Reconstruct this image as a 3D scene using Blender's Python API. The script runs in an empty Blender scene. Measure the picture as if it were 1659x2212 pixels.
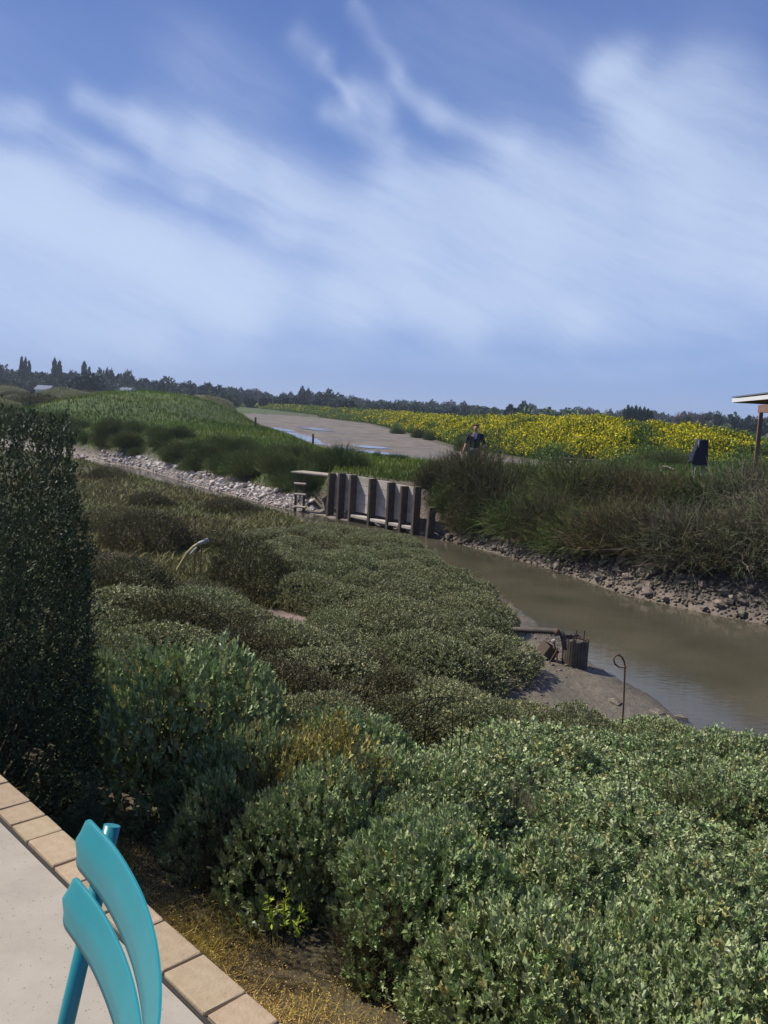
import bpy, bmesh, math, random
import numpy as np
from mathutils import Matrix, Vector
rng = np.random.default_rng(7)
random.seed(7)
R = math.radians
scene = bpy.context.scene
col = scene.collection

# ------------------------------------------------------------------ camera, light, exposure
F_PX, ROLL, PITCH, EYE = 1841.0, R(3.15), R(7.03), 1.6
cr, sr, cp, sp = math.cos(ROLL), math.sin(ROLL), math.cos(PITCH), math.sin(PITCH)
up0 = Vector((0, sp, cp)); rt0 = Vector((1, 0, 0)); fw = Vector((0, cp, -sp))
cam_right = rt0 * cr + up0 * sr
cam_up = -rt0 * sr + up0 * cr
cam = bpy.data.cameras.new('camera'); camo = bpy.data.objects.new('camera', cam); col.objects.link(camo)
cam.sensor_fit = 'VERTICAL'; cam.sensor_height = 24; cam.sensor_width = 18
cam.lens = F_PX / 2212 * 24
cam.clip_start = 0.05; cam.clip_end = 6000
camo.matrix_world = Matrix(((cam_right.x, cam_up.x, -fw.x, 0), (cam_right.y, cam_up.y, -fw.y, 0),
                            (cam_right.z, cam_up.z, -fw.z, EYE), (0, 0, 0, 1)))
scene.camera = camo

SUN_EL = R(50); SUN_AZ = R(-72)            # azimuth from +Y, clockwise positive
sun_dir = Vector((math.cos(SUN_EL) * math.sin(SUN_AZ), math.cos(SUN_EL) * math.cos(SUN_AZ), math.sin(SUN_EL)))
sl = bpy.data.lights.new('sun', 'SUN'); sl.energy = 4.4; sl.angle = R(0.5); sl.color = (1.0, 0.95, 0.87)
so = bpy.data.objects.new('sun', sl); col.objects.link(so)
so.rotation_euler = (-sun_dir).to_track_quat('-Z', 'Y').to_euler(); so.location = (-30, 20, 40)
scene.view_settings.view_transform = 'Standard'; scene.view_settings.look = 'None'
scene.view_settings.exposure = 0.27; scene.view_settings.gamma = 1; scene.view_settings.use_curve_mapping = False


def ray(px, py):                           # direction seen at a photograph pixel (1659 x 2212 grid)
    a = px - 829.5; b = 1106 - py
    X = a * cr - b * sr; Y = a * sr + b * cr
    return Vector((X, F_PX * cp + Y * sp, -F_PX * sp + Y * cp))


def gp(px, py, z):                         # point of the plane at height z
    d = ray(px, py); t = (z - EYE) / d.z
    return (d.x * t, d.y * t)


def at(px, py, dist):                      # point at a forward distance
    d = ray(px, py); t = dist / d.y
    return Vector((d.x * t, dist, EYE + d.z * t))


# ------------------------------------------------------------------ world: Nishita sky with cirrus
w = bpy.data.worlds.new('World'); scene.world = w; w.use_nodes = True
nt = w.node_tree; nt.nodes.clear()
N = nt.nodes.new; L = nt.links.new


def math_node(tree, op, a, b=None, c=None, clamp=False):
    n = tree.nodes.new('ShaderNodeMath'); n.operation = op; n.use_clamp = clamp
    for i, v in enumerate((a, b, c)):
        if v is None: continue
        if isinstance(v, (int, float)): n.inputs[i].default_value = v
        else: tree.links.new(v, n.inputs[i])
    return n.outputs[0]


def vmath(tree, op, a, b=None, scale=None, out=0):
    n = tree.nodes.new('ShaderNodeVectorMath'); n.operation = op
    for i, v in enumerate((a, b)):
        if v is None: continue
        if isinstance(v, (tuple, list)): n.inputs[i].default_value = v
        else: tree.links.new(v, n.inputs[i])
    if scale is not None:
        if isinstance(scale, (int, float)): n.inputs['Scale'].default_value = scale
        else: tree.links.new(scale, n.inputs['Scale'])
    return n.outputs[out]


sky = N('ShaderNodeTexSky'); sky.sky_type = 'NISHITA'; sky.sun_disc = False
sky.sun_elevation = SUN_EL; sky.sun_rotation = SUN_AZ % (2 * math.pi)
sky.air_density = 1.0; sky.dust_density = 0.35; sky.ozone_density = 3.0
tc = N('ShaderNodeTexCoord')
sep = N('ShaderNodeSeparateXYZ'); L(tc.outputs['Generated'], sep.inputs[0])
az = math_node(nt, 'ARCTAN2', sep.outputs[0], sep.outputs[1])
el = math_node(nt, 'ARCSINE', sep.outputs[2])
cmb = N('ShaderNodeCombineXYZ'); L(az, cmb.inputs[0]); L(el, cmb.inputs[1])
P0 = cmb.outputs[0]
# soft warp so that the streaks fray like cirrus
wn = N('ShaderNodeTexNoise'); wn.noise_dimensions = '3D'; wn.inputs['Scale'].default_value = 4.5; wn.inputs['Detail'].default_value = 5
wn.inputs['Roughness'].default_value = 0.55
L(tc.outputs['Generated'], wn.inputs['Vector'])
wv = vmath(nt, 'SUBTRACT', wn.outputs['Color'], (0.5, 0.5, 0.5))
P1 = vmath(nt, 'ADD', P0, vmath(nt, 'SCALE', wv, scale=0.06))


def azel(px, py):
    d = ray(px, py).normalized()
    return (math.atan2(d.x, d.y), math.asin(d.z), 0)


streaks = [  # photograph pixels of the cirrus streaks: x0,y0,x1,y1, half width, amount
    (170, 195, 330, 270, 22, .45), (300, 255, 480, 340, 36, .60), (440, 320, 660, 440, 50, .75), (620, 420, 860, 530, 66, .85), (820, 500, 1100, 600, 85, .80), (330, 320, 520, 400, 26, .45),
    (-120, 400, 120, 470, 62, 1.2), (60, 450, 330, 560, 70, 1.2), (280, 540, 520, 620, 66, 1.1), (480, 600, 760, 680, 60, 1.0), (740, 650, 1000, 700, 45, .8), (-150, 560, 480, 680, 70, .8), (-100, 660, 300, 720, 45, .45),
    (-60, 210, 60, 240, 24, .55), (40, 240, 230, 340, 28, .50), (200, 330, 420, 420, 20, .42), (400, 420, 640, 510, 20, .42), (600, 520, 900, 600, 30, .45), (-100, 310, 180, 390, 34, .55),
    (640, 80, 690, 130, 22, .30), (690, 130, 765, 235, 11, .60), (765, 205, 830, 240, 26, .55), (700, 235, 860, 310, 20, .40), (760, 20, 860, 150, 16, .20),
    (860, 170, 960, 250, 18, .35), (950, 235, 1110, 305, 24, .45), (900, 60, 1500, 180, 80, .10),
    (1300, 160, 1350, 110, 30, .55), (1310, 170, 1400, 270, 36, .80), (1390, 260, 1500, 400, 66, .95), (1480, 250, 1700, 420, 100, .55), (1120, 320, 1300, 430, 50, .45), (1500, 130, 1700, 260, 50, .25),
    (860, 400, 1150, 470, 60, .75), (1100, 430, 1700, 520, 95, .85), (1200, 560, 1700, 600, 70, .70), (900, 640, 1250, 680, 50, .70), (1250, 680, 1750, 700, 45, .40),
    (-100, 745, 1700, 790, 22, .12), (420, 150, 540, 230, 70, .18)]
total = None
for x0, y0, x1, y1, r, amp in streaks:
    a = Vector(azel(x0, y0)); b = Vector(azel(x1, y1)); ba = b - a
    rr = r * 1.08 / F_PX
    pa = vmath(nt, 'SUBTRACT', P1, tuple(a))
    h = math_node(nt, 'DIVIDE', vmath(nt, 'DOT_PRODUCT', pa, tuple(ba), out=1), ba.dot(ba), clamp=True)
    dd = vmath(nt, 'SUBTRACT', pa, vmath(nt, 'SCALE', tuple(ba), scale=h))
    ln = vmath(nt, 'LENGTH', dd, out=1)
    q = math_node(nt, 'DIVIDE', ln, rr)
    g = math_node(nt, 'MULTIPLY', math_node(nt, 'EXPONENT', math_node(nt, 'MULTIPLY', math_node(nt, 'MULTIPLY', q, q), -1.0)), amp)
    total = g if total is None else math_node(nt, 'ADD', total, g)
# combed fibres over the streaks and thin cirrus over the whole sky
rot0 = N('ShaderNodeMapping'); rot0.inputs['Rotation'].default_value = (0, 0, R(22)); L(P1, rot0.inputs['Vector'])
rot = N('ShaderNodeMapping'); rot.inputs['Scale'].default_value = (2.4, 15, 1)
L(rot0.outputs[0], rot.inputs['Vector'])
fn = N('ShaderNodeTexNoise'); fn.inputs['Scale'].default_value = 1.0; fn.inputs['Detail'].default_value = 7; fn.inputs['Roughness'].default_value = 0.68
L(rot.outputs[0], fn.inputs['Vector'])
fib = fn.outputs['Fac']
bn = N('ShaderNodeTexNoise'); bn.inputs['Scale'].default_value = 0.8; bn.inputs['Detail'].default_value = 4
bm_ = N('ShaderNodeMapping'); bm_.inputs['Scale'].default_value = (2.0, 6.0, 1); L(rot0.outputs[0], bm_.inputs['Vector']); L(bm_.outputs[0], bn.inputs['Vector'])
thin = math_node(nt, 'MULTIPLY', math_node(nt, 'SUBTRACT', bn.outputs['Fac'], 0.42, clamp=True), 0.35)
dens = math_node(nt, 'MULTIPLY', math_node(nt, 'ADD', total, thin), math_node(nt, 'MULTIPLY_ADD', fib, 2.6, -0.42))
dens = math_node(nt, 'SUBTRACT', 1.0, math_node(nt, 'EXPONENT', math_node(nt, 'MULTIPLY', dens, -1.5)), clamp=True)
hs = N('ShaderNodeHueSaturation'); hs.inputs['Saturation'].default_value = 1.0; hs.inputs['Hue'].default_value = 0.5
L(sky.outputs[0], hs.inputs['Color'])
tint = N('ShaderNodeMixRGB'); tint.blend_type = 'MULTIPLY'; tint.inputs[0].default_value = 1
tint.inputs[2].default_value = (0.80, 0.70, 0.98, 1); L(hs.outputs[0], tint.inputs[1])
ramp = N('ShaderNodeValToRGB'); L(math_node(nt, 'DIVIDE', el, math.pi / 2), ramp.inputs[0])
rs = ramp.color_ramp; rs.elements[0].position = 0.0; rs.elements[0].color = (.27, .44, .78, 1); rs.elements[1].position = 1.0; rs.elements[1].color = (.07, .11, .30, 1)
for p_, c_ in ((0.10, (.190, .335, .70)), (0.25, (.115, .215, .53)), (0.42, (.088, .145, .38))):
    e_ = rs.elements.new(p_); e_.color = (*c_, 1)
rsc = vmath(nt, 'SCALE', ramp.outputs[0], scale=8.1)
blend = N('ShaderNodeMixRGB'); blend.inputs[0].default_value = 0.80; L(tint.outputs[0], blend.inputs[1]); L(rsc, blend.inputs[2])
cm = N('ShaderNodeMixRGB'); cm.inputs[2].default_value = (5.1, 6.05, 7.9, 1)
L(math_node(nt, 'MULTIPLY', dens, 0.82), cm.inputs[0]); L(blend.outputs[0], cm.inputs[1])
bg = N('ShaderNodeBackground'); bg.inputs['Strength'].default_value = 0.1; L(cm.outputs[0], bg.inputs['Color'])
wo = N('ShaderNodeOutputWorld'); L(bg.outputs[0], wo.inputs['Surface'])

# ------------------------------------------------------------------ small library


def tag(o, label=None, cat=None, group=None, kind=None):
    if label: o['label'] = label
    if cat: o['category'] = cat
    if group: o['group'] = group
    if kind: o['kind'] = kind
    return o


def empty(name, loc=(0, 0, 0), rz=0.0):
    o = bpy.data.objects.new(name, None); col.objects.link(o); o.location = loc; o.rotation_euler = (0, 0, rz)
    o.empty_display_size = 0.1
    return o


def link(name, me, mat=None, parent=None, loc=None, smooth=False):
    if mat is not None and not me.materials: me.materials.append(mat)
    if smooth:
        me.polygons.foreach_set('use_smooth', np.ones(len(me.polygons), bool))
    o = bpy.data.objects.new(name, me); col.objects.link(o)
    if parent: o.parent = parent
    if loc is not None: o.location = loc
    return o


def copy_tree(o, parent=None):
    c = o.copy(); col.objects.link(c); c.parent = parent
    for ch in list(o.children): copy_tree(ch, c)
    return c


def np_mesh(name, V, Fc, colr=None):
    """V (n,3), Fc (m,k) uniform polygons, colr (n,3) vertex colours"""
    V = np.asarray(V, np.float32); Fc = np.asarray(Fc, np.int32)
    me = bpy.data.meshes.new(name); m, k = Fc.shape
    me.vertices.add(len(V)); me.vertices.foreach_set('co', V.ravel())
    me.loops.add(m * k); me.loops.foreach_set('vertex_index', Fc.ravel())
    me.polygons.add(m); me.polygons.foreach_set('loop_start', np.arange(m, dtype=np.int32) * k)
    me.update(calc_edges=True)
    if colr is not None:
        ca = me.color_attributes.new('tone', 'FLOAT_COLOR', 'POINT')
        c4 = np.ones((len(V), 4), np.float32); c4[:, :3] = colr; ca.data.foreach_set('color', c4.ravel())
    return me


class MB:
    def __init__(s): s.bm = bmesh.new()

    def box(s, c, size, rot=None, bevel=0.0, taper=None):
        m = Matrix.Translation(c) @ (rot.to_4x4() if rot is not None else Matrix.Identity(4)) @ Matrix.Diagonal((*size, 1))
        r = bmesh.ops.create_cube(s.bm, size=1, matrix=m)
        if bevel > 0:
            es = list({e for v in r['verts'] for e in v.link_edges})
            bmesh.ops.bevel(s.bm, geom=es, offset=bevel, segments=2, affect='EDGES', profile=0.6)
        return s

    def tube(s, pts, rad, seg=8, cap=True):
        pts = [Vector(p) for p in pts]; n = len(pts)
        rads = rad if isinstance(rad, (list, tuple)) else [rad] * n
        rings = []; prev = None
        for i, p in enumerate(pts):
            t = (pts[min(i + 1, n - 1)] - pts[max(i - 1, 0)]).normalized()
            if prev is None:
                a = Vector((0, 0, 1)) if abs(t.z) < 0.9 else Vector((1, 0, 0))
                u = t.cross(a).normalized()
            else:
                u = (prev - t * prev.dot(t)).normalized()
            prev = u; v = t.cross(u)
            rings.append([s.bm.verts.new(p + (u * math.cos(2 * math.pi * k / seg) + v * math.sin(2 * math.pi * k / seg)) * rads[i]) for k in range(seg)])
        for a, b in zip(rings, rings[1:]):
            for k in range(seg):
                s.bm.faces.new((a[k], a[(k + 1) % seg], b[(k + 1) % seg], b[k]))
        if cap:
            s.bm.faces.new(rings[0][::-1]); s.bm.faces.new(rings[-1])
        return s

    def quad(s, *ps):
        s.bm.faces.new([s.bm.verts.new(p) for p in ps]); return s

    def mesh(s, name):
        bmesh.ops.recalc_face_normals(s.bm, faces=s.bm.faces)
        me = bpy.data.meshes.new(name); s.bm.to_mesh(me); s.bm.free(); return me

    def build(s, name, mat, parent=None, smooth=False, loc=None):
        return link(name, s.mesh(name), mat, parent, loc, smooth)


# ------------------------------------------------------------------ materials
def material(name, color, rough=0.8, noise=None, bump=None, tone=False, vary=None, metallic=0.0, translucent=0.0, spec=0.3, coat=0.0):
    """noise=(scale, amount, second colour), bump=(scale, strength, distance)"""
    m = bpy.data.materials.new(name); m.use_nodes = True; t = m.node_tree; t.nodes.clear()
    out = t.nodes.new('ShaderNodeOutputMaterial'); b = t.nodes.new('ShaderNodeBsdfPrincipled')
    b.inputs['Roughness'].default_value = rough; b.inputs['Metallic'].default_value = metallic
    b.inputs['Specular IOR Level'].default_value = spec
    if coat: b.inputs['Coat Weight'].default_value = coat; b.inputs['Coat Roughness'].default_value = 0.15
    rgb = t.nodes.new('ShaderNodeRGB'); rgb.outputs[0].default_value = (*color, 1); c = rgb.outputs[0]
    tco = t.nodes.new('ShaderNodeTexCoord')
    if noise:
        n = t.nodes.new('ShaderNodeTexNoise'); n.inputs['Scale'].default_value = noise[0]; n.inputs['Detail'].default_value = 6
        n.inputs['Roughness'].default_value = 0.65
        t.links.new(tco.outputs['Object'], n.inputs['Vector'])
        mr = t.nodes.new('ShaderNodeMapRange'); mr.inputs[1].default_value = 0.35; mr.inputs[2].default_value = 0.65
        mr.inputs[4].default_value = noise[1]; t.links.new(n.outputs['Fac'], mr.inputs[0])
        mx = t.nodes.new('ShaderNodeMixRGB'); mx.inputs[2].default_value = (*noise[2], 1)
        t.links.new(mr.outputs[0], mx.inputs[0]); t.links.new(c, mx.inputs[1]); c = mx.outputs[0]
    if tone:
        a = t.nodes.new('ShaderNodeAttribute'); a.attribute_name = 'tone'
        mx = t.nodes.new('ShaderNodeMixRGB'); mx.blend_type = 'MULTIPLY'; mx.inputs[0].default_value = 1
        t.links.new(c, mx.inputs[1]); t.links.new(a.outputs['Color'], mx.inputs[2]); c = mx.outputs[0]
    if vary:
        oi = t.nodes.new('ShaderNodeObjectInfo'); hsv = t.nodes.new('ShaderNodeHueSaturation')
        mr = t.nodes.new('ShaderNodeMapRange'); mr.inputs[3].default_value = 1 - vary; mr.inputs[4].default_value = 1 + vary
        t.links.new(oi.outputs['Random'], mr.inputs[0]); t.links.new(mr.outputs[0], hsv.inputs['Value'])
        m2 = t.nodes.new('ShaderNodeMapRange'); m2.inputs[3].default_value = 0.5 - vary * 0.08; m2.inputs[4].default_value = 0.5 + vary * 0.08
        wn_ = t.nodes.new('ShaderNodeTexWhiteNoise'); wn_.noise_dimensions = '1D'; t.links.new(oi.outputs['Random'], wn_.inputs['W'])
        t.links.new(wn_.outputs[0], m2.inputs[0]); t.links.new(m2.outputs[0], hsv.inputs['Hue'])
        t.links.new(c, hsv.inputs['Color']); c = hsv.outputs[0]
    t.links.new(c, b.inputs['Base Color'])
    if bump:
        n = t.nodes.new('ShaderNodeTexNoise'); n.inputs['Scale'].default_value = bump[0]; n.inputs['Detail'].default_value = 5
        t.links.new(tco.outputs['Object'], n.inputs['Vector'])
        bp = t.nodes.new('ShaderNodeBump'); bp.inputs['Strength'].default_value = bump[1]; bp.inputs['Distance'].default_value = bump[2]
        t.links.new(n.outputs['Fac'], bp.inputs['Height']); t.links.new(bp.outputs[0], b.inputs['Normal'])
    if translucent:
        tr = t.nodes.new('ShaderNodeBsdfTranslucent'); t.links.new(c, tr.inputs['Color'])
        ms = t.nodes.new('ShaderNodeMixShader'); ms.inputs[0].default_value = translucent
        t.links.new(b.outputs[0], ms.inputs[1]); t.links.new(tr.outputs[0], ms.inputs[2]); t.links.new(ms.outputs[0], out.inputs[0])
    else:
        t.links.new(b.outputs[0], out.inputs[0])
    return m


M = {}
M['silver_leaf'] = material('silver_leaf', (0.355, 0.385, 0.19), 0.45, tone=True, vary=0.10, translucent=0.12, spec=0.5)
M['grey_leaf'] = material('grey_leaf', (0.30, 0.30, 0.155), 0.6, tone=True, vary=0.12, translucent=0.12, spec=0.3)
M['dark_leaf'] = material('dark_leaf', (0.12, 0.118, 0.055), 0.6, tone=True, vary=0.2, translucent=0.12)
M['hedge_leaf'] = material('hedge_leaf', (0.075, 0.095, 0.045), 0.6, tone=True, vary=0.1, translucent=0.03, spec=0.25)
M['brown_twig'] = material('brown_twig', (0.105, 0.085, 0.055), 0.8, tone=True, vary=0.15)
M['tamarisk_twig'] = material('tamarisk_twig', (0.118, 0.100, 0.058), 0.8, tone=True, vary=0.25)
M['grass_blade'] = material('grass_blade', (0.125, 0.19, 0.028), 0.6, tone=True, translucent=0.25)
M['marsh_blade'] = material('marsh_blade', (0.165, 0.155, 0.072), 0.7, tone=True, translucent=0.15)
M['straw'] = material('straw', (0.66, 0.50, 0.18), 0.8, tone=True, translucent=0.1)
M['rape'] = material('rape', (1.0, 1.0, 1.0), 0.6, tone=True, translucent=0.25)
M['tree_dark'] = material('tree_dark', (0.045, 0.075, 0.068), 0.8, tone=True, vary=0.2)
M['tree_mid'] = material('tree_mid', (0.08, 0.12, 0.085), 0.8, tone=True, vary=0.2)
M['tree_light'] = material('tree_light', (0.17, 0.23, 0.14), 0.8, tone=True, vary=0.12)
M['tree_bare'] = material('tree_bare', (0.15, 0.12, 0.12), 0.8, tone=True, vary=0.12)
M['bark'] = material('bark', (0.09, 0.07, 0.05), 0.9)
M['teal_paint'] = material('teal_paint', (0.010, 0.195, 0.225), 0.36, noise=(22, 0.5, (0.013, 0.225, 0.255)), spec=0.5, bump=(900, 0.06, 0.0005))
M['concrete'] = material('concrete', (0.41, 0.36, 0.285), 0.9, noise=(5, 0.8, (0.33, 0.29, 0.235)), bump=(260, 0.35, 0.002))
M['paver'] = material('paver', (0.42, 0.32, 0.205), 0.9, noise=(28, 0.8, (0.34, 0.245, 0.15)), vary=0.10, bump=(120, 0.6, 0.003))
M['joint'] = material('joint', (0.045, 0.04, 0.033), 0.95, bump=(80, 0.8, 0.004))
M['rock_pale'] = material('rock_pale', (0.60, 0.55, 0.50), 0.9, noise=(3, 0.8, (0.36, 0.31, 0.27)), vary=0.2, bump=(12, 0.7, 0.02))
M['rock_mud'] = material('rock_mud', (0.28, 0.232, 0.175), 0.85, noise=(4, 0.9, (0.12, 0.098, 0.072)), vary=0.25, bump=(14, 0.9, 0.025))
M['panel'] = material('panel', (0.52, 0.47, 0.40), 0.9, noise=(3, 0.9, (0.36, 0.31, 0.25)), vary=0.12, bump=(15, 0.6, 0.008))
M['old_wood'] = material('old_wood', (0.13, 0.10, 0.075), 0.9, noise=(8, 0.9, (0.06, 0.048, 0.036)), vary=0.15, bump=(30, 0.6, 0.004))
M['pale_wood'] = material('pale_wood', (0.40, 0.34, 0.27), 0.85, noise=(7, 0.8, (0.26, 0.21, 0.16)), vary=0.12, bump=(25, 0.5, 0.004))
M['red_wood'] = material('red_wood', (0.25, 0.14, 0.10), 0.8, noise=(6, 0.7, (0.15, 0.085, 0.06)), bump=(25, 0.5, 0.003))
M['rust'] = material('rust', (0.17, 0.085, 0.05), 0.85, noise=(40, 0.8, (0.09, 0.05, 0.035)), bump=(80, 0.6, 0.002))
M['pipe'] = material('pipe', (0.13, 0.105, 0.08), 0.7, noise=(15, 0.9, (0.055, 0.05, 0.04)), bump=(40, 0.7, 0.004))
M['yellow_pipe'] = material('yellow_pipe', (0.46, 0.37, 0.17), 0.5, noise=(9, 0.7, (0.30, 0.26, 0.11)))
M['pale_sleeve'] = material('pale_sleeve', (0.42, 0.42, 0.40), 0.6, noise=(12, .6, (.28, .27, .24)))
M['cover'] = material('cover', (0.010, 0.014, 0.032), 0.55, noise=(5, 0.5, (0.016, 0.02, 0.04)), bump=(9, 0.5, 0.02))
M['skin'] = material('skin', (0.50, 0.27, 0.19), 0.55)
M['shirt'] = material('shirt', (0.012, 0.016, 0.035), 0.8)
M['white_cloth'] = material('white_cloth', (0.62, 0.62, 0.68), 0.8)
M['blue_cloth'] = material('blue_cloth', (0.28, 0.40, 0.60), 0.8)
M['trousers'] = material('trousers', (0.20, 0.17, 0.13), 0.85)
M['hair'] = material('hair', (0.06, 0.032, 0.02), 0.7)
M['eye'] = material('eye', (0.03, 0.02, 0.02), 0.3)
M['lips'] = material('lips', (0.36, 0.13, 0.11), 0.5)
M['white_wall'] = material('white_wall', (0.68, 0.67, 0.66), 0.9, noise=(0.5, 0.4, (0.55, 0.54, 0.52)))
M['tile_roof'] = material('tile_roof', (0.22, 0.15, 0.13), 0.9)
M['glass_dark'] = material('glass_dark', (0.03, 0.035, 0.045), 0.15, spec=0.6)
M['grey_metal'] = material('grey_metal', (0.20, 0.22, 0.26), 0.5, metallic=0.3)
M['spurge'] = material('spurge', (0.42, 0.50, 0.04), 0.6, tone=True, translucent=0.25)
M['fresh_leaf'] = material('fresh_leaf', (0.16, 0.24, 0.05), 0.5, tone=True, translucent=0.25)

# terrain material: zone colours are painted per vertex (what the ground is made of, plus crevice shade painted under the bank rocks), noise gives grain
tm = bpy.data.materials.new('terrain'); tm.use_nodes = True; t = tm.node_tree; t.nodes.clear()
o_ = t.nodes.new('ShaderNodeOutputMaterial'); b_ = t.nodes.new('ShaderNodeBsdfPrincipled'); t.links.new(b_.outputs[0], o_.inputs[0])
a_ = t.nodes.new('ShaderNodeAttribute'); a_.attribute_name = 'tone'
g_ = t.nodes.new('ShaderNodeNewGeometry')
n1 = t.nodes.new('ShaderNodeTexNoise'); n1.inputs['Scale'].default_value = 1.3; n1.inputs['Detail'].default_value = 9; n1.inputs['Roughness'].default_value = 0.7
t.links.new(g_.outputs['Position'], n1.inputs['Vector'])
mr_ = t.nodes.new('ShaderNodeMapRange'); mr_.inputs[1].default_value = 0.3; mr_.inputs[2].default_value = 0.7; mr_.inputs[3].default_value = 0.62; mr_.inputs[4].default_value = 1.3
t.links.new(n1.outputs['Fac'], mr_.inputs[0])
mm = t.nodes.new('ShaderNodeVectorMath'); mm.operation = 'SCALE'; t.links.new(a_.outputs['Color'], mm.inputs[0]); t.links.new(mr_.outputs[0], mm.inputs['Scale'])
t.links.new(mm.outputs[0], b_.inputs['Base Color'])
n2 = t.nodes.new('ShaderNodeTexNoise'); n2.inputs['Scale'].default_value = 9; n2.inputs['Detail'].default_value = 8; n2.inputs['Roughness'].default_value = 0.65
t.links.new(g_.outputs['Position'], n2.inputs['Vector'])
bp_ = t.nodes.new('ShaderNodeBump'); bp_.inputs['Strength'].default_value = 0.8; bp_.inputs['Distance'].default_value = 0.07
t.links.new(n2.outputs['Fac'], bp_.inputs['Height']); t.links.new(bp_.outputs[0], b_.inputs['Normal'])
wet = t.nodes.new('ShaderNodeMath'); wet.operation = 'MULTIPLY_ADD'; wet.inputs[1].default_value = -0.62; wet.inputs[2].default_value = 0.95   # alpha channel = wetness
t.links.new(a_.outputs['Alpha'], wet.inputs[0]); t.links.new(wet.outputs[0], b_.inputs['Roughness'])
b_.inputs['Specular IOR Level'].default_value = 0.4
M['terrain'] = tm

# water: murky brown with a mirror surface
wm = bpy.data.materials.new('water'); wm.use_nodes = True; t = wm.node_tree; b_ = t.nodes['Principled BSDF']
b_.inputs['Roughness'].default_value = 0.06; b_.inputs['IOR'].default_value = 1.33; b_.inputs['Specular IOR Level'].default_value = 0.5
g_ = t.nodes.new('ShaderNodeNewGeometry')
n1 = t.nodes.new('ShaderNodeTexNoise'); n1.inputs['Scale'].default_value = 0.7; n1.inputs['Detail'].default_value = 6
t.links.new(g_.outputs['Position'], n1.inputs['Vector'])
cr_ = t.nodes.new('ShaderNodeMixRGB'); cr_.inputs[1].default_value = (0.062, 0.056, 0.036, 1); cr_.inputs[2].default_value = (0.095, 0.083, 0.055, 1)
mr_ = t.nodes.new('ShaderNodeMapRange'); mr_.inputs[1].default_value = 0.35; mr_.inputs[2].default_value = 0.65
t.links.new(n1.outputs['Fac'], mr_.inputs[0]); t.links.new(mr_.outputs[0], cr_.inputs[0]); t.links.new(cr_.outputs[0], b_.inputs['Base Color'])
mp = t.nodes.new('ShaderNodeMapping'); mp.inputs['Scale'].default_value = (1.0, 2.6, 1); t.links.new(g_.outputs['Position'], mp.inputs[0])
n2 = t.nodes.new('ShaderNodeTexNoise'); n2.inputs['Scale'].default_value = 5; n2.inputs['Detail'].default_value = 3; t.links.new(mp.outputs[0], n2.inputs['Vector'])
bp_ = t.nodes.new('ShaderNodeBump'); bp_.inputs['Strength'].default_value = 0.12; bp_.inputs['Distance'].default_value = 0.02
t.links.new(n2.outputs['Fac'], bp_.inputs['Height']); t.links.new(bp_.outputs[0], b_.inputs['Normal'])
M['water'] = wm

# ------------------------------------------------------------------ terrain shape
WATER = -1.8
far_shore = [(-70, 86), (-40, 64), (-15.07, 42.26), (-11.41, 39.23), (-7.13, 32.5), (-4.19, 28.35), (-2.57, 26.4), (-1.49, 25.3), (0.03, 24.2),
             (1.29, 22.65), (2.58, 20.85), (3.88, 18.69), (4.81, 16.43), (5.78, 15.32), (6.78, 14.53), (12, 11.5), (26, 6)]
near_shore = [(-70, 82), (-40, 61), (-14.0, 39.6), (-7.22, 30.3), (-3.95, 26.2), (-2.46, 24.4), (-0.99, 21.06), (1.1, 18.82), (2.2, 16.17),
              (2.7, 13.29), (3.0, 11.6), (3.44, 10.37), (3.55, 9.3), (3.96, 8.75), (4.31, 8.93), (5.2, 8.3), (9, 6), (26, 0)]
pond = [gp(x, y, -0.95) for x, y in [(470, 899), (520, 893), (600, 896), (700, 903), (800, 915), (900, 940), (1010, 970), (1150, 992), (1290, 1000)]]
pond += [(9.0, 37.0), (2.2, 36.5), (-0.78, 38.5), (-2.6, 41.3)] + [gp(x, y, -0.95) for x, y in [(600, 937), (520, 912)]]
bank_line = [(-90, 330), (-32, 225), (-2.9, 133), (2.8, 84), (8.1, 57), (10.6, 48), (14.5, 46), (30, 44), (70, 40)]


def seg_dist(X, Y, poly, closed=False):
    best = np.full(X.shape, 1e9)
    pts = list(poly) + ([poly[0]] if closed else [])
    for (ax, ay), (bx, by) in zip(pts, pts[1:]):
        dx, dy = bx - ax, by - ay; l2 = dx * dx + dy * dy + 1e-12
        h = np.clip(((X - ax) * dx + (Y - ay) * dy) / l2, 0, 1)
        best = np.minimum(best, np.hypot(X - ax - h * dx, Y - ay - h * dy))
    return best


def inside(X, Y, poly):
    r = np.zeros(X.shape, bool); n = len(poly)
    for i in range(n):
        ax, ay = poly[i]; bx, by = poly[(i + 1) % n]
        if ay == by: continue
        c = ((ay > Y) != (by > Y)) & (X < (bx - ax) * (Y - ay) / (by - ay) + ax)
        r ^= c
    return r


def sstep(a, b, x):
    t_ = np.clip((x - a) / (b - a), 0, 1); return t_ * t_ * (3 - 2 * t_)


_ph = [(rng.uniform(0, 6.28), rng.uniform(0, 6.28), rng.uniform(0, 6.28)) for _ in range(14)]


def wob(X, Y, f):                          # cheap smooth noise, about -1..1
    s_ = 0; k = 0
    for i, (a, b, th) in enumerate(_ph[:10]):
        ff = f * (0.6 + 0.22 * i)
        s_ = s_ + np.sin((X * math.cos(th) + Y * math.sin(th)) * ff + a + 1.7 * np.sin((Y * math.cos(th) - X * math.sin(th)) * ff * 0.6 + b)) / (1 + 0.25 * i); k += 1 / (1 + 0.25 * i)
    return s_ / k * 1.8


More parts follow.
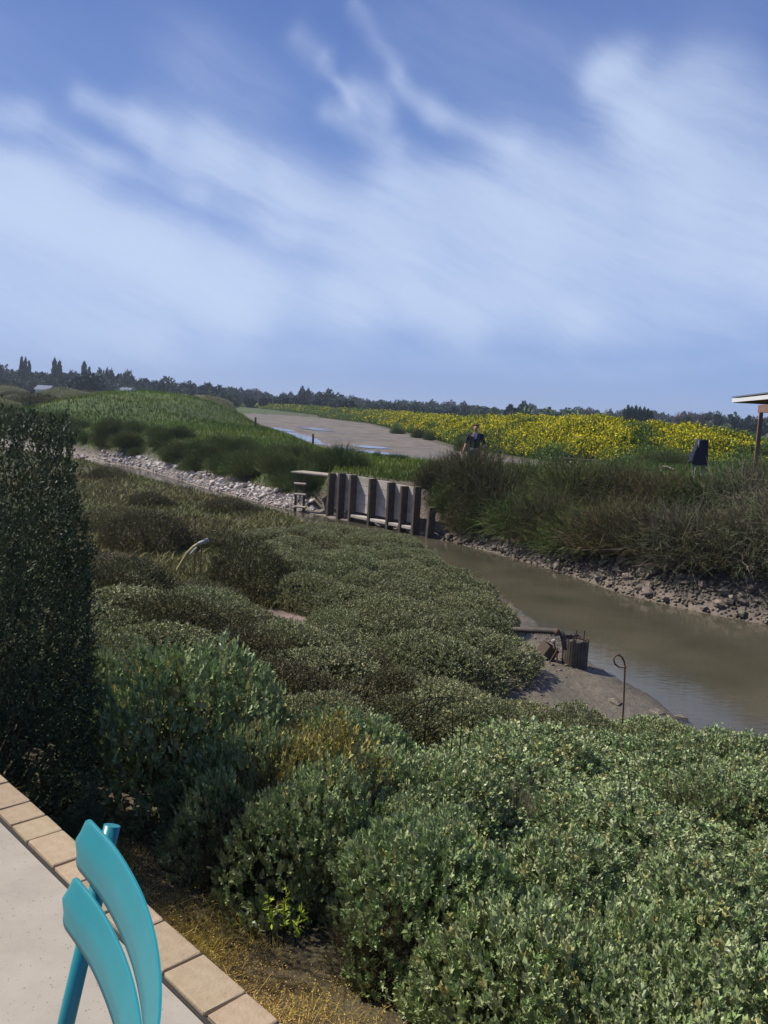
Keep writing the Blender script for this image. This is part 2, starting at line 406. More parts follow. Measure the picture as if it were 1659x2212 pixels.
chan_poly = near_shore + far_shore[::-1]
WALL_A = Vector((-1.75, 26.05)); WALL_B = Vector((1.62, 22.35))
wall_dir = (WALL_B - WALL_A).normalized(); wall_nrm = Vector((wall_dir.y, -wall_dir.x))   # towards the water
if wall_nrm.y > 0: wall_nrm = -wall_nrm
mound_c = at(325, 880, 72)


def terrain(X, Y):
    """returns z and colour (r,g,b,wet)"""
    X = np.asarray(X, float); Y = np.asarray(Y, float)
    s = (X + Y - 1.83) / math.sqrt(2)
    dch = seg_dist(X, Y, chan_poly, True); inch = inside(X, Y, chan_poly)
    dF = seg_dist(X, Y, far_shore); dN = seg_dist(X, Y, near_shore)
    # which side of the channel: use the far shore extended
    line = far_shore
    farside = inside(X, Y, far_shore + [(26, 6), (900, 6), (3000, 3000), (-3000, 3000), (-3000, 86), (-70, 86)]) & ~inch
    w1 = wob(X, Y, 0.9); w2 = wob(X + 30, Y - 11, 3.1); w3 = wob(X * 1.1, Y, 9.0)
    zs = -0.07 - 1.43 * sstep(0.3, 5.6, s) + 0.05 * w1 * sstep(1, 3, s)
    mudslope = 0.13 + 0.20 * sstep(14, 18, Y)
    zn = np.minimum(zs, WALL_Z(dN, mudslope) + 0.03 * w2 * sstep(0.05, 0.8, dN) + 0.012 * w3)
    top = -0.52 + 0.05 * w1
    slope = 0.62 + 0.1 * w2
    zf = np.minimum(top, WATER + 0.02 + slope * np.maximum(dF, 0) + 0.07 * w2 * sstep(0.1, 0.6, dF) * (dF < 3))
    # retaining wall: low ground in front, filled ground behind
    u = (X - WALL_A.x) * wall_dir.x + (Y - WALL_A.y) * wall_dir.y
    v = (X - WALL_A.x) * wall_nrm.x + (Y - WALL_A.y) * wall_nrm.y
    wl = (WALL_B - WALL_A).length
    along = (u > -0.9) & (u < wl + 0.15)
    zfront = WATER + 0.03 + 0.12 * np.clip(dF, 0, 1) + 0.04 * w2
    zwall = np.where(v > -0.30, zfront, np.where(v > -0.75, zfront + (top - zfront) * np.clip((-0.30 - v) / 0.3, 0, 1), top))
    zf = np.where(along & (v < 2.5) & (v > -3) & (dF < 3.5), zwall, zf)
    # flat land beyond
    # mud pond
    dp = seg_dist(X, Y, pond, True); inp = inside(X, Y, pond)
    sdp = np.where(inp, -dp, dp)
    zf = np.where(farside, zf + (-1.0 - zf) * sstep(1.6, -0.4, sdp) + np.where(inp, 0.018 * w2 + 0.02 * w1, 0), zf)
    # flower bank
    db = seg_dist(X, Y, bank_line)
    beyond = ~inside(X, Y, bank_line + [(70, 10), (0, 10), (-60, 60), (-250, 330)])
    hb = 1.08 - 0.55 * sstep(13, 26, X) - 0.75 * sstep(50, 95, Y)
    ridge = hb * np.where(beyond, np.exp(-((db - 4.2) / 2.9) ** 2), np.exp(-((db + 4.2) / 2.9) ** 2))
    zf = zf + ridge
    # grassy mound on the left dyke
    mx, my = X - mound_c.x, Y - mound_c.y
    md = np.exp(-((mx / 6.5) ** 4)) * np.exp(-((my / 13.0) ** 2))
    zf = zf + 2.15 * md * (1 + 0.06 * w1)
    md2 = np.exp(-(((X + 9.0 + 0.28 * (Y - 45)) / 5.0) ** 2)) * np.exp(-(((Y - 52) / 10.0) ** 2))
    zf = zf + 0.35 * md2
    far_lvl = sstep(120, 400, np.hypot(X, Y))
    zf = zf * (1 - far_lvl) + (-0.7) * far_lvl
    z = np.where(farside, zf, zn)
    z = np.where(inch, WATER - 0.02 - 0.28 * np.minimum(dch, 1.4), z)
    z = np.where(s < 0.02, -0.16, z)
    # colours
    C = np.zeros(X.shape + (4,)); mixn = (0.5 + 0.5 * np.clip(w1, -1, 1))

    def setc(mask, c, wetn=0.0):
        mask = np.clip(mask, 0, 1)[..., None]
        C[...] = C * (1 - mask) + np.array([*c, wetn]) * mask
    setc(np.ones(X.shape), (0.075, 0.070, 0.038))
    setc((~farside) * sstep(0.5, -0.5, w1), (0.10, 0.080, 0.055))
    setc((~farside) * sstep(1.6, 0.2, s), (0.19, 0.135, 0.060))
    mudw = 1.7 + 0.5 * w1
    setc((~farside) * (Y < 14.5) * (X > 0.2) * sstep(2.6, 1.9, dN + 0.3 * w2), (0.165, 0.138, 0.094), 0.5)
    setc((~farside) * sstep(0.9, 0.3, dN + 0.1 * w2) * (Y >= 14), (0.16, 0.125, 0.09), 0.6)
    setc((~farside) * (Y < 14.5) * sstep(0.55, 0.1, dN + 0.12 * w2), (0.14, 0.116, 0.08), 0.95)
    setc(farside * 1.0, (0.065, 0.098, 0.024))
    setc(farside * sstep(0.15, 0.7, w1) * 0.7, (0.085, 0.115, 0.025))
    setc(farside * sstep(1.25 + 1.0 * sstep(-1, 3, X), 0.55 + .8 * sstep(-1, 3, X), dF + 0.3 * w2), (0.10, 0.082, 0.055), 0.2)  # bank soil, painted darker to stand in for shade in the rock crevices
    setc(farside * sstep(0.45, 0.1, dF), (0.19, 0.145, 0.11), 0.7)
    setc(farside * along * (v > -0.4) * (v < 3), (0.21, 0.165, 0.13), 0.3)
    setc(sstep(0.5, -0.3, sdp + 0.4 * w2), (0.185, 0.152, 0.112), 0.45)
    setc(sstep(0.2, -0.8, sdp) * sstep(-0.1, 0.4, wob(X * 0.45, Y * 1.1, 0.7)) * 0.75, (0.145, 0.118, 0.086), 0.75)
    setc(sstep(0.0, -0.6, sdp) * sstep(0.25, 0.5, wob(X * 0.9, Y * 1.9, 1.5)) * 0.8, (0.12, 0.09, 0.065), 0.3)
    setc(sstep(-1.2, -0.2, sdp) * sstep(0.9, 0.2, sdp) * (Y > 42), (0.085, 0.075, 0.045), 0.2)
    setc(farside * (sdp > 0) * (db < 9) * (Y > 37), (0.070, 0.080, 0.032))
    setc(farside * far_lvl * 0.8, (0.08, 0.115, 0.04))
    setc(inch * 1.0, (0.13, 0.10, 0.065), 0.9)
    pk = gp(610, 1318, -1.35)
    setc(np.exp(-(((X - pk[0]) / 0.75) ** 2 + ((Y - pk[1]) / 0.5) ** 2)) * 1.3, (0.25, 0.175, 0.15), 0.3)
    return z, C


def WALL_Z(dN, sl_): return WATER + 0.015 + sl_ * dN


rad = [0.25]
while rad[-1] < 1500:
    r_ = rad[-1]; rad.append(r_ * (1 + (0.016 if r_ < 10 else 0.010 if r_ < 31 else 0.018 if r_ < 300 else 0.05)))
rad = np.array(rad)
ang = np.concatenate([np.arange(-180, -36, 4.0), np.arange(-36, 36, 0.27), np.arange(36, 180, 4.0)]) * math.pi / 180
RR, AA = np.meshgrid(rad, ang, indexing='ij')
TX = RR * np.sin(AA); TY = RR * np.cos(AA)
TZ, TC = terrain(TX, TY)
nr, na = TX.shape
idx = np.arange(nr * na).reshape(nr, na); nxt = np.roll(idx, -1, axis=1)
quads = np.stack([idx[:-1], idx[1:], nxt[1:], nxt[:-1]], -1).reshape(-1, 4)
quads = quads[:, ::-1]
V = np.stack([TX, TY, TZ], -1).reshape(-1, 3)
me = bpy.data.meshes.new('ground'); Vf = V.astype(np.float32)
c0 = len(V); V = np.vstack([V, [[0, 0, -0.16]]])
me = np_mesh('ground', V, quads)
ca = me.color_attributes.new('tone', 'FLOAT_COLOR', 'POINT')
c4 = np.ones((len(V), 4), np.float32); c4[:-1] = TC.reshape(-1, 4); ca.data.foreach_set('color', c4.ravel())
g = link('ground', me, M['terrain'], smooth=True); tag(g, kind='structure')


def gz(x, y):
    z, _ = terrain(np.array([x]), np.array([y])); return float(z[0])


# water sheets
def sheet(name, poly, z, mat, kind='structure'):
    bm = bmesh.new(); vs = [bm.verts.new((x, y, z)) for x, y in poly]; f = bm.faces.new(vs)
    bmesh.ops.triangulate(bm, faces=[f]); bmesh.ops.recalc_face_normals(bm, faces=bm.faces)
    m_ = bpy.data.meshes.new(name); bm.to_mesh(m_); bm.free()
    for p in m_.polygons:
        if p.normal.z < 0: m_.flip_normals(); break
    return tag(link(name, m_, mat), kind=kind)


grow_near = [(x - 0.5, y - 0.7) for x, y in near_shore]; grow_far = [(x + 0.55, y + 0.55) for x, y in far_shore]
sheet('channel_water', grow_near + grow_far[::-1], WATER, M['water'])

# shallow pools lying in the mud pond
pm = bpy.data.materials.new('pool_water'); pm.use_nodes = True; b_ = pm.node_tree.nodes['Principled BSDF']
b_.inputs['Base Color'].default_value = (0.14, 0.12, 0.11, 1); b_.inputs['Roughness'].default_value = 0.10; b_.inputs['Specular IOR Level'].default_value = 0.8
M['pool'] = pm


def blob(pts_px, z, name, label=None):
    pts = [gp(x, y, z) for x, y in pts_px]
    # smooth closed outline with uneven margin
    out = []
    n = len(pts)
    for i in range(n):
        p0, p1, p2, p3 = [Vector(pts[(i + k) % n]) for k in (-1, 0, 1, 2)]
        for tt in np.linspace(0, 1, 6, endpoint=False):
            q = 0.5 * ((2 * p1) + (-p0 + p2) * tt + (2 * p0 - 5 * p1 + 4 * p2 - p3) * tt ** 2 + (-p0 + 3 * p1 - 3 * p2 + p3) * tt ** 3)
            out.append((q.x + random.uniform(-.12, .12), q.y + random.uniform(-.3, .3)))
    return sheet(name, out, z, M['pool'])


blob([(588, 934), (625, 933), (680, 946), (702, 958), (760, 968), (735, 973), (690, 966), (650, 953), (610, 943)], -0.962, 'shallow_water')
blob([(720, 975), (770, 981), (830, 992), (860, 997), (800, 992), (740, 983)], -0.962, 'shallow_water')
blob([(640, 922), (690, 925), (720, 931), (680, 929)], -0.962, 'shallow_water')
blob([(560, 921), (600, 924), (640, 932), (600, 930)], -0.962, 'shallow_water')
blob([(770, 972), (820, 976), (870, 983), (820, 981)], -0.962, 'shallow_water')
blob([(760, 961), (800, 963), (850, 969), (800, 968)], -0.962, 'shallow_water')
blob([(442, 879), (500, 880), (548, 885), (545, 887), (490, 885)], -0.60, 'pond_water')
blob([(212, 871), (250, 871), (292, 875), (290, 877), (250, 875)], -0.30, 'pond_water')


# ------------------------------------------------------------------ foliage generators
def unit(a): return a / (np.linalg.norm(a, axis=-1, keepdims=True) + 1e-9)


def leaf_geo(P, D, Lg, Wd, tone, rich=True, fold=0.25):
    """rhombic leaves: P base, D direction, Lg length, Wd width, tone (n,3)"""
    n = len(P); D = unit(D); rnd = unit(rng.normal(size=(n, 3)))
    S = unit(np.cross(D, rnd)); Nn = np.cross(S, D)
    Lg = Lg[:, None]; Wd = Wd[:, None]
    a = P; tip = P + D * Lg - Nn * Lg * 0.12
    l = P + D * Lg * 0.5 + S * Wd * 0.5 + Nn * Wd * fold
    r = P + D * Lg * 0.5 - S * Wd * 0.5 + Nn * Wd * fold
    i = np.arange(n)
    if rich:
        c = P + D * Lg * 0.52 + Nn * Lg * 0.05
        V = np.stack([a, l, tip, r, c], 1).reshape(-1, 3); b = i[:, None] * 5
        Fc = np.concatenate([b + np.array([[0, 4, 1]]), b + np.array([[1, 4, 2]]), b + np.array([[0, 3, 4]]), b + np.array([[3, 2, 4]])])
        T = np.repeat(tone, 5, axis=0)
    else:
        V = np.stack([a, l, tip, r], 1).reshape(-1, 3); b = i[:, None] * 4
        Fc = np.concatenate([b + np.array([[0, 2, 1]]), b + np.array([[0, 3, 2]])])
        T = np.repeat(tone, 4, axis=0)
    return V, Fc, T


def joinp(parts):
    Vs, Fs, Ts = [], [], []; o = 0
    for V_, F_, T_ in parts:
        Vs.append(V_); Fs.append(F_ + o); Ts.append(T_); o += len(V_)
    return np.vstack(Vs), np.vstack(Fs), np.vstack(Ts)


def lumpy(dirs, k=9, amp=0.3, seed=0):
    r2 = np.random.default_rng(seed); c = unit(r2.normal(size=(k * 2, 3)) * [1, 1, 0.7] + [0, 0, .3]); a = r2.uniform(-1, 1, k * 2)
    d = dirs @ c.T
    return np.clip(1 + amp * (np.exp((d - 1) * np.linspace(6, 22, k * 2)) * a).sum(1), 0.6, 1.16)


def dome_dirs(n):
    d = unit(rng.normal(size=(n * 3, 3))); d = d[d[:, 2] > -0.12][:n]; return d


def shrub_mesh(name, nshoot, per, Ll, rich, seed, amp=0.35, shoot=0.09, spread=0.9, tones=((1, 1, 1), (0.75, 0.8, 0.75)), dry=0.035, up=0.55, box=False, zs=1.0):
    """unit dome (radius 1, height 1); sizes given for a bush scaled as used (Ll, shoot are fractions of the radius)"""
    d = dome_dirs(nshoot); n0 = len(d)
    rr_ = lumpy(d, 12, amp, seed) * (1 - 0.30 * rng.random(n0) ** 2.2)
    bd = d.copy()
    if box: bd[:, :2] *= (1 / np.sqrt(np.maximum(1 - np.clip(d[:, 2], 0, 1) ** 2, 0.05)) ** 0.90)[:, None]
    base = bd * rr_[:, None] * [1, 1, zs]; base[:, 2] = np.maximum(base[:, 2] * 1.0, 0.0)
    sd = unit(d * 0.8 + np.array([0, 0, up]) + rng.normal(size=d.shape) * 0.28)
    slen = shoot * rng.uniform(0.5, 1.5, n0)
    k = per
    tt = np.tile(np.linspace(0.0, 1, k), n0); B = np.repeat(base, k, 0); SD = np.repeat(sd, k, 0); SLn = np.repeat(slen, k)
    P = B + SD * (SLn * tt)[:, None]
    side = unit(np.cross(SD, unit(rng.normal(size=P.shape))))
    op = spread * (1.15 - 0.75 * tt)
    D = SD + side * op[:, None]
    n = len(P); t0 = np.array(tones[0]); t1 = np.array(tones[1]); m_ = rng.random((n0, 1)).repeat(k, 0)
    T = (t0 * m_ + t1 * (1 - m_)) * rng.uniform(0.65, 1.35, (n, 1))
    dr = np.repeat(rng.random(n0) < dry, k); wh = rng.random(n) < 0.05; T[wh] *= 1.5
    T[dr] = np.array([1.12, 0.95, 0.70]) * rng.uniform(0.7, 1.3, (dr.sum(), 1))
    Lg = Ll * rng.uniform(0.6, 1.25, n) * (1.1 - 0.35 * tt); Wd = Lg * rng.uniform(0.42, 0.6, n)
    V_, F_, T_ = leaf_geo(P, D, Lg, Wd, T, rich)
    return np_mesh(name, V_, F_, T_)


def tri_sticks(A, B, wA, wB, tone):
    """thin 3-sided sticks from A to B"""
    n = len(A); d = unit(B - A); u = unit(np.cross(d, unit(rng.normal(size=A.shape)))); v = np.cross(d, u)
    ring = []
    for P_, w_ in ((A, wA), (B, wB)):
        for k in range(3):
            th = 2 * math.pi * k / 3
            ring.append(P_ + (u * math.cos(th) + v * math.sin(th)) * w_[:, None])
    V_ = np.stack(ring, 1).reshape(-1, 3); b = np.arange(n)[:, None] * 6
    F_ = np.concatenate([b + np.array([[k, (k + 1) % 3, 3 + (k + 1) % 3, 3 + k]]) for k in range(3)])
    return V_, F_, np.repeat(tone, 6, 0)


def branch_mesh(name, n, thick=0.012):
    d = dome_dirs(n); A = rng.normal(size=(n, 3)) * [0.10, 0.10, 0]; mid = d * 0.5 + rng.normal(size=d.shape) * 0.06; mid[:, 2] = np.abs(mid[:, 2]) * 0.9
    B = d * 0.93; B[:, 2] = np.abs(B[:, 2])
    T = np.ones((n, 3)) * rng.uniform(0.6, 1.2, (n, 1)); w_ = np.full(n, thick)
    return np_mesh(name, *joinp([tri_sticks(A, mid, w_, w_ * 0.7, T), tri_sticks(mid, B, w_ * 0.7, w_ * 0.25, T)]))


class Plants:
    """a kind of shrub with a few leaf variants; each bush is a thing of its own"""

    def __init__(s, name, meshes, mat, bmesh_, cat, leafname='foliage', zs=1.0):
        s.zs = zs
        s.name, s.meshes, s.mat, s.b, s.cat, s.ln = name, meshes, mat, bmesh_, cat, leafname
        for m_ in meshes: m_.materials.append(mat)
        bmesh_.materials.append(M['bark'])

    def put(s, x, y, r, h, label, group=None, z=None, v=None, rx=None):
        z = gz(x, y) if z is None else z
        o = empty(s.name, (x, y, z - 0.03), random.uniform(0, 6.28)); tag(o, label, s.cat, group)
        me_ = s.meshes[random.randrange(len(s.meshes)) if v is None else v]
        f = link(s.ln, me_, None, o); f['kind'] = 'stuff'
        sx = r * random.uniform(0.9, 1.12) if rx is None else rx
        f.scale = (sx, r, h / s.zs); b = link('branches', s.b, None, o); b.scale = (sx, r, h); b['kind'] = 'stuff'
        return o


NEAR = Plants('silver_shrub', [shrub_mesh('silver_foliage', 2000, 12, 0.068, True, i, amp=0.55, shoot=0.10, tones=((1.0, 1.0, 1.0), (0.66, 0.86, 0.62))) for i in range(4)],
              M['silver_leaf'], branch_mesh('shrub_branches', 90), 'shrub')
MID = Plants('sea_purslane_bush', [shrub_mesh('grey_foliage', 2300, 8, 0.056, False, 20 + i, amp=0.35, shoot=0.07, up=0.9, tones=((1, 1, 1), (0.7, 0.78, 0.62))) for i in range(3)],
             M['grey_leaf'], branch_mesh('bush_branches', 70), 'bush')
DARK = Plants('sea_blite_bush', [shrub_mesh('dark_foliage', 2400, 7, 0.05, False, 40 + i, amp=0.35, shoot=0.14, up=0.9, spread=0.6, tones=((1, 1, 0.9), (0.75, 0.7, 0.6)), dry=0.12) for i in range(3)],
              M['dark_leaf'], branch_mesh('blite_branches', 70), 'bush')
HEDGE = Plants('tall_shrub', [shrub_mesh('tall_foliage', 9000, 11, 0.042, False, 60 + i, amp=0.55, shoot=0.14, spread=1.4, up=0.5, zs=2.6, tones=((1, 1, 1), (0.65, 0.8, 0.7)), dry=0.01, box=True) for i in range(2)],
               M['hedge_leaf'], branch_mesh('tall_branches', 120), 'shrub', zs=2.6)


# feathery tamarisk: many thin curved twigs fanning up
def tamarisk_mesh(seed, n=1700, up=0.5, wild=0.42):
    r2 = np.random.default_rng(seed)
    d = dome_dirs(n); A = d * r2.uniform(0.15, 0.85, (len(d), 1)) * [1, 1, 0.9] + r2.normal(size=d.shape) * 0.04
    A[:, 2] = np.abs(A[:, 2])
    dirn = unit(d * [1, 1, 0.6] + [0, 0, up] + r2.normal(size=d.shape) * wild)
    ln = r2.uniform(0.18, 0.42, len(d))[:, None]
    B = A + dirn * ln; C_ = B + unit(dirn + r2.normal(size=d.shape) * 0.25 + [0, 0, -0.12]) * ln * 0.7
    T = np.where(r2.random((len(d), 1)) < 0.55, np.array([[0.85, 1.05, 0.6]]), np.array([[1.1, 0.95, 0.8]])) * r2.uniform(0.5, 1.5, (len(d), 1))
    w_ = np.full(len(d), 0.0048)
    parts = [tri_sticks(A, B, w_, w_ * 0.75, T), tri_sticks(B, C_, w_ * 0.75, w_ * 0.25, T)]
    # side twiglets
    k = 5
    tt = r2.uniform(0.1, 1, (len(d) * k, 1)); a2 = np.repeat(A, k, 0) * (1 - tt) + np.repeat(B, k, 0) * tt
    d2 = unit(np.repeat(dirn, k, 0) + r2.normal(size=a2.shape) * 0.55); b2 = a2 + d2 * r2.uniform(0.05, 0.14, (len(a2), 1))
    w2 = np.full(len(a2), 0.0036)
    parts.append(tri_sticks(a2, b2, w2, w2 * 0.4, np.repeat(T, k, 0) * r2.uniform(0.8, 1.25, (len(a2), 1))))
    return np_mesh('tamarisk_twigs', *joinp(parts))


M['tamarisk_green'] = material('tamarisk_green', (0.095, 0.120, 0.045), 0.8, tone=True, vary=0.25)
M['tamarisk_grey'] = material('tamarisk_grey', (0.155, 0.145, 0.115), 0.8, tone=True, vary=0.25)
TAMS = [Plants('tamarisk_bush', [tamarisk_mesh(80 + 10 * q + i, up=(0.55, 0.4, 0.3)[q], wild=(0.38, 0.45, 0.6)[q]) for i in range(2)], M[mt_], branch_mesh('tamarisk_stems', 60, 0.014), 'bush', 'twigs')
        for q, mt_ in enumerate(('tamarisk_twig', 'tamarisk_green', 'tamarisk_grey'))]
TUFT = Plants('sea_blite_tuft', [tamarisk_mesh(130 + i, n=1500, up=0.55, wild=0.3) for i in range(3)], M['tamarisk_green'], branch_mesh('tuft_stems', 40, 0.012), 'bush', 'twigs')

# ------------------------------------------------------------------ terrace
sq = math.sqrt(0.5)
e_dir = Vector((sq, -sq, 0)); e_out = Vector((sq, sq, 0))          # along the edge, away from the terrace
o_edge = e_out * (1.83 / math.sqrt(2)); i_edge = e_out * (1.64 / math.sqrt(2))
bm = bmesh.new(); pts = []
for s_, off in ((-8, 0), (8, 0), (8, -7), (-8, -7)):
    pts.append(i_edge - e_out * 0.010 + e_dir * s_ + e_out * off)
lo = [bm.verts.new(p + Vector((0, 0, -0.12))) for p in pts]; hi = [bm.verts.new(p) for p in pts]
bm.faces.new(hi); bm.faces.new(lo[::-1])
for k in range(4): bm.faces.new((lo[k], lo[(k + 1) % 4], hi[(k + 1) % 4], hi[k]))
bmesh.ops.recalc_face_normals(bm, faces=bm.faces)
me = bpy.data.meshes.new('terrace'); bm.to_mesh(me); bm.free()
tag(link('terrace', me, M['concrete']), kind='structure')
# speckles of exposed aggregate in the slab
n = 7000; sx_ = rng.uniform(-4.0, -1.2, n); off = rng.uniform(0.02, 1.3, n)
pos = np.array(i_edge)[None] + np.outer(sx_, np.array(e_dir)) - np.outer(off, np.array(e_out)); pos[:, 2] = 0.0
A = pos.copy(); th = rng.uniform(0, 6.28, n); ax = np.stack([np.cos(th), np.sin(th), th * 0], 1); ay = np.stack([-np.sin(th), np.cos(th), th * 0], 1)
sz = rng.uniform(0.0008, 0.0036, (n, 1)) * rng.uniform(.5, 1, (n, 1))
Vg = np.stack([pos + ax * sz, pos + ay * sz * 0.7, pos - ax * sz, pos - ay * sz * 0.8, pos + np.array([0, 0, 0.0012])], 1).reshape(-1, 3)
bI = np.arange(n)[:, None] * 5
Fg = np.concatenate([bI + np.array([[k, (k + 1) % 4, 4]]) for k in range(4)])
Tg = np.repeat(rng.choice([0.35, 0.6, 1.3], (n, 1)) * np.ones((n, 3)), 5, 0)
M['grit'] = material('grit', (0.33, 0.29, 0.24), 0.8, tone=True)
tag(link('grit', np_mesh('grit', Vg, Fg, Tg), M['grit']), label='fine dark and pale grit scattered on the concrete terrace', cat='grit', kind='stuff')

edging = empty('paver_edging', (o_edge.x, o_edge.y, 0)); edging['kind'] = 'structure'
wd = (1.83 - 1.64) / math.sqrt(2)
# measured joints: short and long pavers in turn
s0 = -4.42; seq = [0.145, 0.215, 0.14, 0.21, 0.145, 0.21, 0.215, 0.145]; k = 0
bricks = {}
while s0 < 1.4:
    ln = seq[k % len(seq)]; k += 1
    key = round(ln, 3)
    if key not in bricks:
        variants = []
        for vv in range(3):
            mb = MB(); mb.box((0, 0, 0), (ln - 0.008, wd - 0.006, 0.08), bevel=0.006)
            for v_ in mb.bm.verts:
                v_.co += Vector((random.uniform(-1, 1), random.uniform(-1, 1), random.uniform(-0.6, 0.6))) * 0.0016
            variants.append(mb.mesh('brick'))
        bricks[key] = variants
    p = i_edge + e_out * (wd / 2) + e_dir * (s0 + ln / 2)
    b = link('brick', random.choice(bricks[key]), M['paver'], edging)
    b.location = Vector((p.x - o_edge.x, p.y - o_edge.y, -0.04 + 0.012 + random.uniform(-0.002, 0.002))); b.rotation_euler = (0, random.uniform(-.006, .006), -math.pi / 4 + random.uniform(-.008, .008))
    s0 += ln
mb = MB(); c = i_edge + e_out * (wd / 2 - 0.004) + Vector((0, 0, -0.04)); mb.box(c - Vector((o_edge.x, o_edge.y, 0)), (8.9, wd + 0.016, 0.08), Matrix.Rotation(-math.pi / 4, 3, 'Z'))
mb.build('joint_sand', M['joint'], edging)


# ------------------------------------------------------------------ chair
def make_chair():
    plan = [(-0.500, 1.440), (-0.481, 1.417), (-0.443, 1.372), (-0.413, 1.336), (-0.367, 1.266), (-0.335, 1.212), (-0.307, 1.158), (-0.282, 1.100), (-0.260, 1.040), (-0.243, 0.980), (-0.232, 0.925), (-0.226, 0.87)]
    base = Vector((-0.60, 1.05, 0))
    ch = empty('chair', tuple(base)); tag(ch, 'teal painted metal chair with curved back slats on the concrete terrace', 'chair')
    P_ = [Vector((x, y, 0)) for x, y in plan]
    # arc length resample with smoothing
    def cat(p0, p1, p2, p3, t_): return 0.5 * ((2 * p1) + (-p0 + p2) * t_ + (2 * p0 - 5 * p1 + 4 * p2 - p3) * t_ ** 2 + (-p0 + 3 * p1 - 3 * p2 + p3) * t_ ** 3)
    fine = []
    for i in range(len(P_) - 1):
        p0 = P_[max(i - 1, 0)]; p3 = P_[min(i + 2, len(P_) - 1)]
        for t_ in (0, 0.25, 0.5, 0.75): fine.append(cat(p0, P_[i], P_[i + 1], p3, t_))
    fine.append(P_[-1])
    for _ in range(12):
        fine = [fine[0]] + [(fine[i - 1] + fine[i] * 2 + fine[i + 1]) / 4 for i in range(1, len(fine) - 1)] + [fine[-1]]
    lean = Vector((-0.14, -0.30, -1.0))        # direction down the back, per metre of drop
    def slat(z_top, height, shift):
        n = len(fine); cum = [0]
        for a, b in zip(fine, fine[1:]): cum.append(cum[-1] + (b - a).length)
        tot = cum[-1]; rows = 9; bm = bmesh.new(); grid = []
        for i, p in enumerate(fine):
            s_ = cum[i]; e = min(s_, tot - s_)
            rc = 0.026
            inset = 0.0
            if e < rc: inset = rc - math.sqrt(max(rc * rc - (rc - e) ** 2, 0))
            tan = (fine[min(i + 1, n - 1)] - fine[max(i - 1, 0)]).normalized(); nrm = Vector((-tan.y, tan.x, 0))
            if nrm.x < 0: nrm = -nrm
            colv = []
            for j in range(rows):
                f_ = j / (rows - 1); h = inset * 0.9 + f_ * (height - 1.8 * inset)
                roll = 0.0035 * math.cos(f_ * math.pi * 2)     # slightly rolled long edges
                q = p + shift + lean * h + Vector((0, 0, z_top)) + nrm * roll
                colv.append((q, nrm))
            grid.append(colv)
        th_ = 0.0032
        A_ = [[bm.verts.new(q - base + n_ * th_ / 2) for q, n_ in c_] for c_ in grid]
        B_ = [[bm.verts.new(q - base - n_ * th_ / 2) for q, n_ in c_] for c_ in grid]
        for i in range(n - 1):
            for j in range(rows - 1):
                bm.faces.new((A_[i][j], A_[i + 1][j], A_[i + 1][j + 1], A_[i][j + 1]))
                bm.faces.new((B_[i][j], B_[i][j + 1], B_[i + 1][j + 1], B_[i + 1][j]))
            bm.faces.new((A_[i][0], B_[i][0], B_[i + 1][0], A_[i + 1][0])); bm.faces.new((A_[i][-1], A_[i + 1][-1], B_[i + 1][-1], B_[i][-1]))
        for j in range(rows - 1):
            bm.faces.new((A_[0][j], A_[0][j + 1], B_[0][j + 1], B_[0][j])); bm.faces.new((A_[-1][j], B_[-1][j], B_[-1][j + 1], A_[-1][j + 1]))
        bmesh.ops.recalc_face_normals(bm, faces=bm.faces)
        m_ = bpy.data.meshes.new('back_slat'); bm.to_mesh(m_); bm.free()
        o = link('back_slat', m_, M['teal_paint'], ch, smooth=False)
        for p in m_.polygons: p.use_smooth = p.area > 2e-5 and abs(p.normal.z) < 0.8
        return o
    slat(0.850, 0.080, Vector((-0.004, -0.003, 0)))
    slat(0.753, 0.080, Vector((-0.0135, -0.029, 0)) + Vector((-0.004, 0.003, 0)))
    # posts run down outside the slats and on to the front feet
    tops = [Vector((-0.442, 1.401, 0.853)), Vector((-0.196, 0.905, 0.853))]
    for k_, tp in enumerate(tops):
        foot = tp + lean * 0.853; foot.z = 0.0
        pts_ = [tp, tp + lean * 0.3, tp + lean * 0.85]; pts_[-1].z = 0.012
        mb = MB(); mb.tube([p - base for p in pts_], 0.0142, 20); o = mb.build('leg', M['teal_paint'], ch)
        for p in o.data.polygons: p.use_smooth = len(p.vertices) == 4
    n_seat = Vector((-0.88, -0.47, 0)).normalized(); side = Vector((0.47, -0.88, 0)).normalized()
    mid = (tops[0] + tops[1]) / 2 + lean * 0.40; mid.z = 0.45
    c_ = mid + n_seat * 0.22
    for k_ in range(6):
        q = c_ + n_seat * (-0.19 + k_ * 0.075)
        mb = MB(); rot_ = Matrix((n_seat, side, Vector((0, 0, 1)))).transposed()
        mb.box(q - base, (0.062, 0.44, 0.004), rot_, bevel=0.0015); mb.build('seat_slat', M['teal_paint'], ch)
    for sg in (-1, 1):
        a_ = c_ + side * 0.20 * sg - n_seat * 0.20 - Vector((0, 0, 0.012)); b2 = c_ + side * 0.20 * sg + n_seat * 0.20 - Vector((0, 0, 0.012))
        mb = MB(); mb.tube([a_ - base, b2 - base], 0.009, 8); mb.build('seat_rail', M['teal_paint'], ch, smooth=True)
        f_ = c_ + side * 0.215 * sg - n_seat * 0.10; g_2 = c_ + side * 0.215 * sg + n_seat * 0.20; g_2.z = 0.44; f_.z = 0.012
        mb = MB(); mb.tube([g_2 - base, f_ - base], 0.011, 10); mb.build('leg', M['teal_paint'], ch, smooth=True)
    return ch


make_chair()

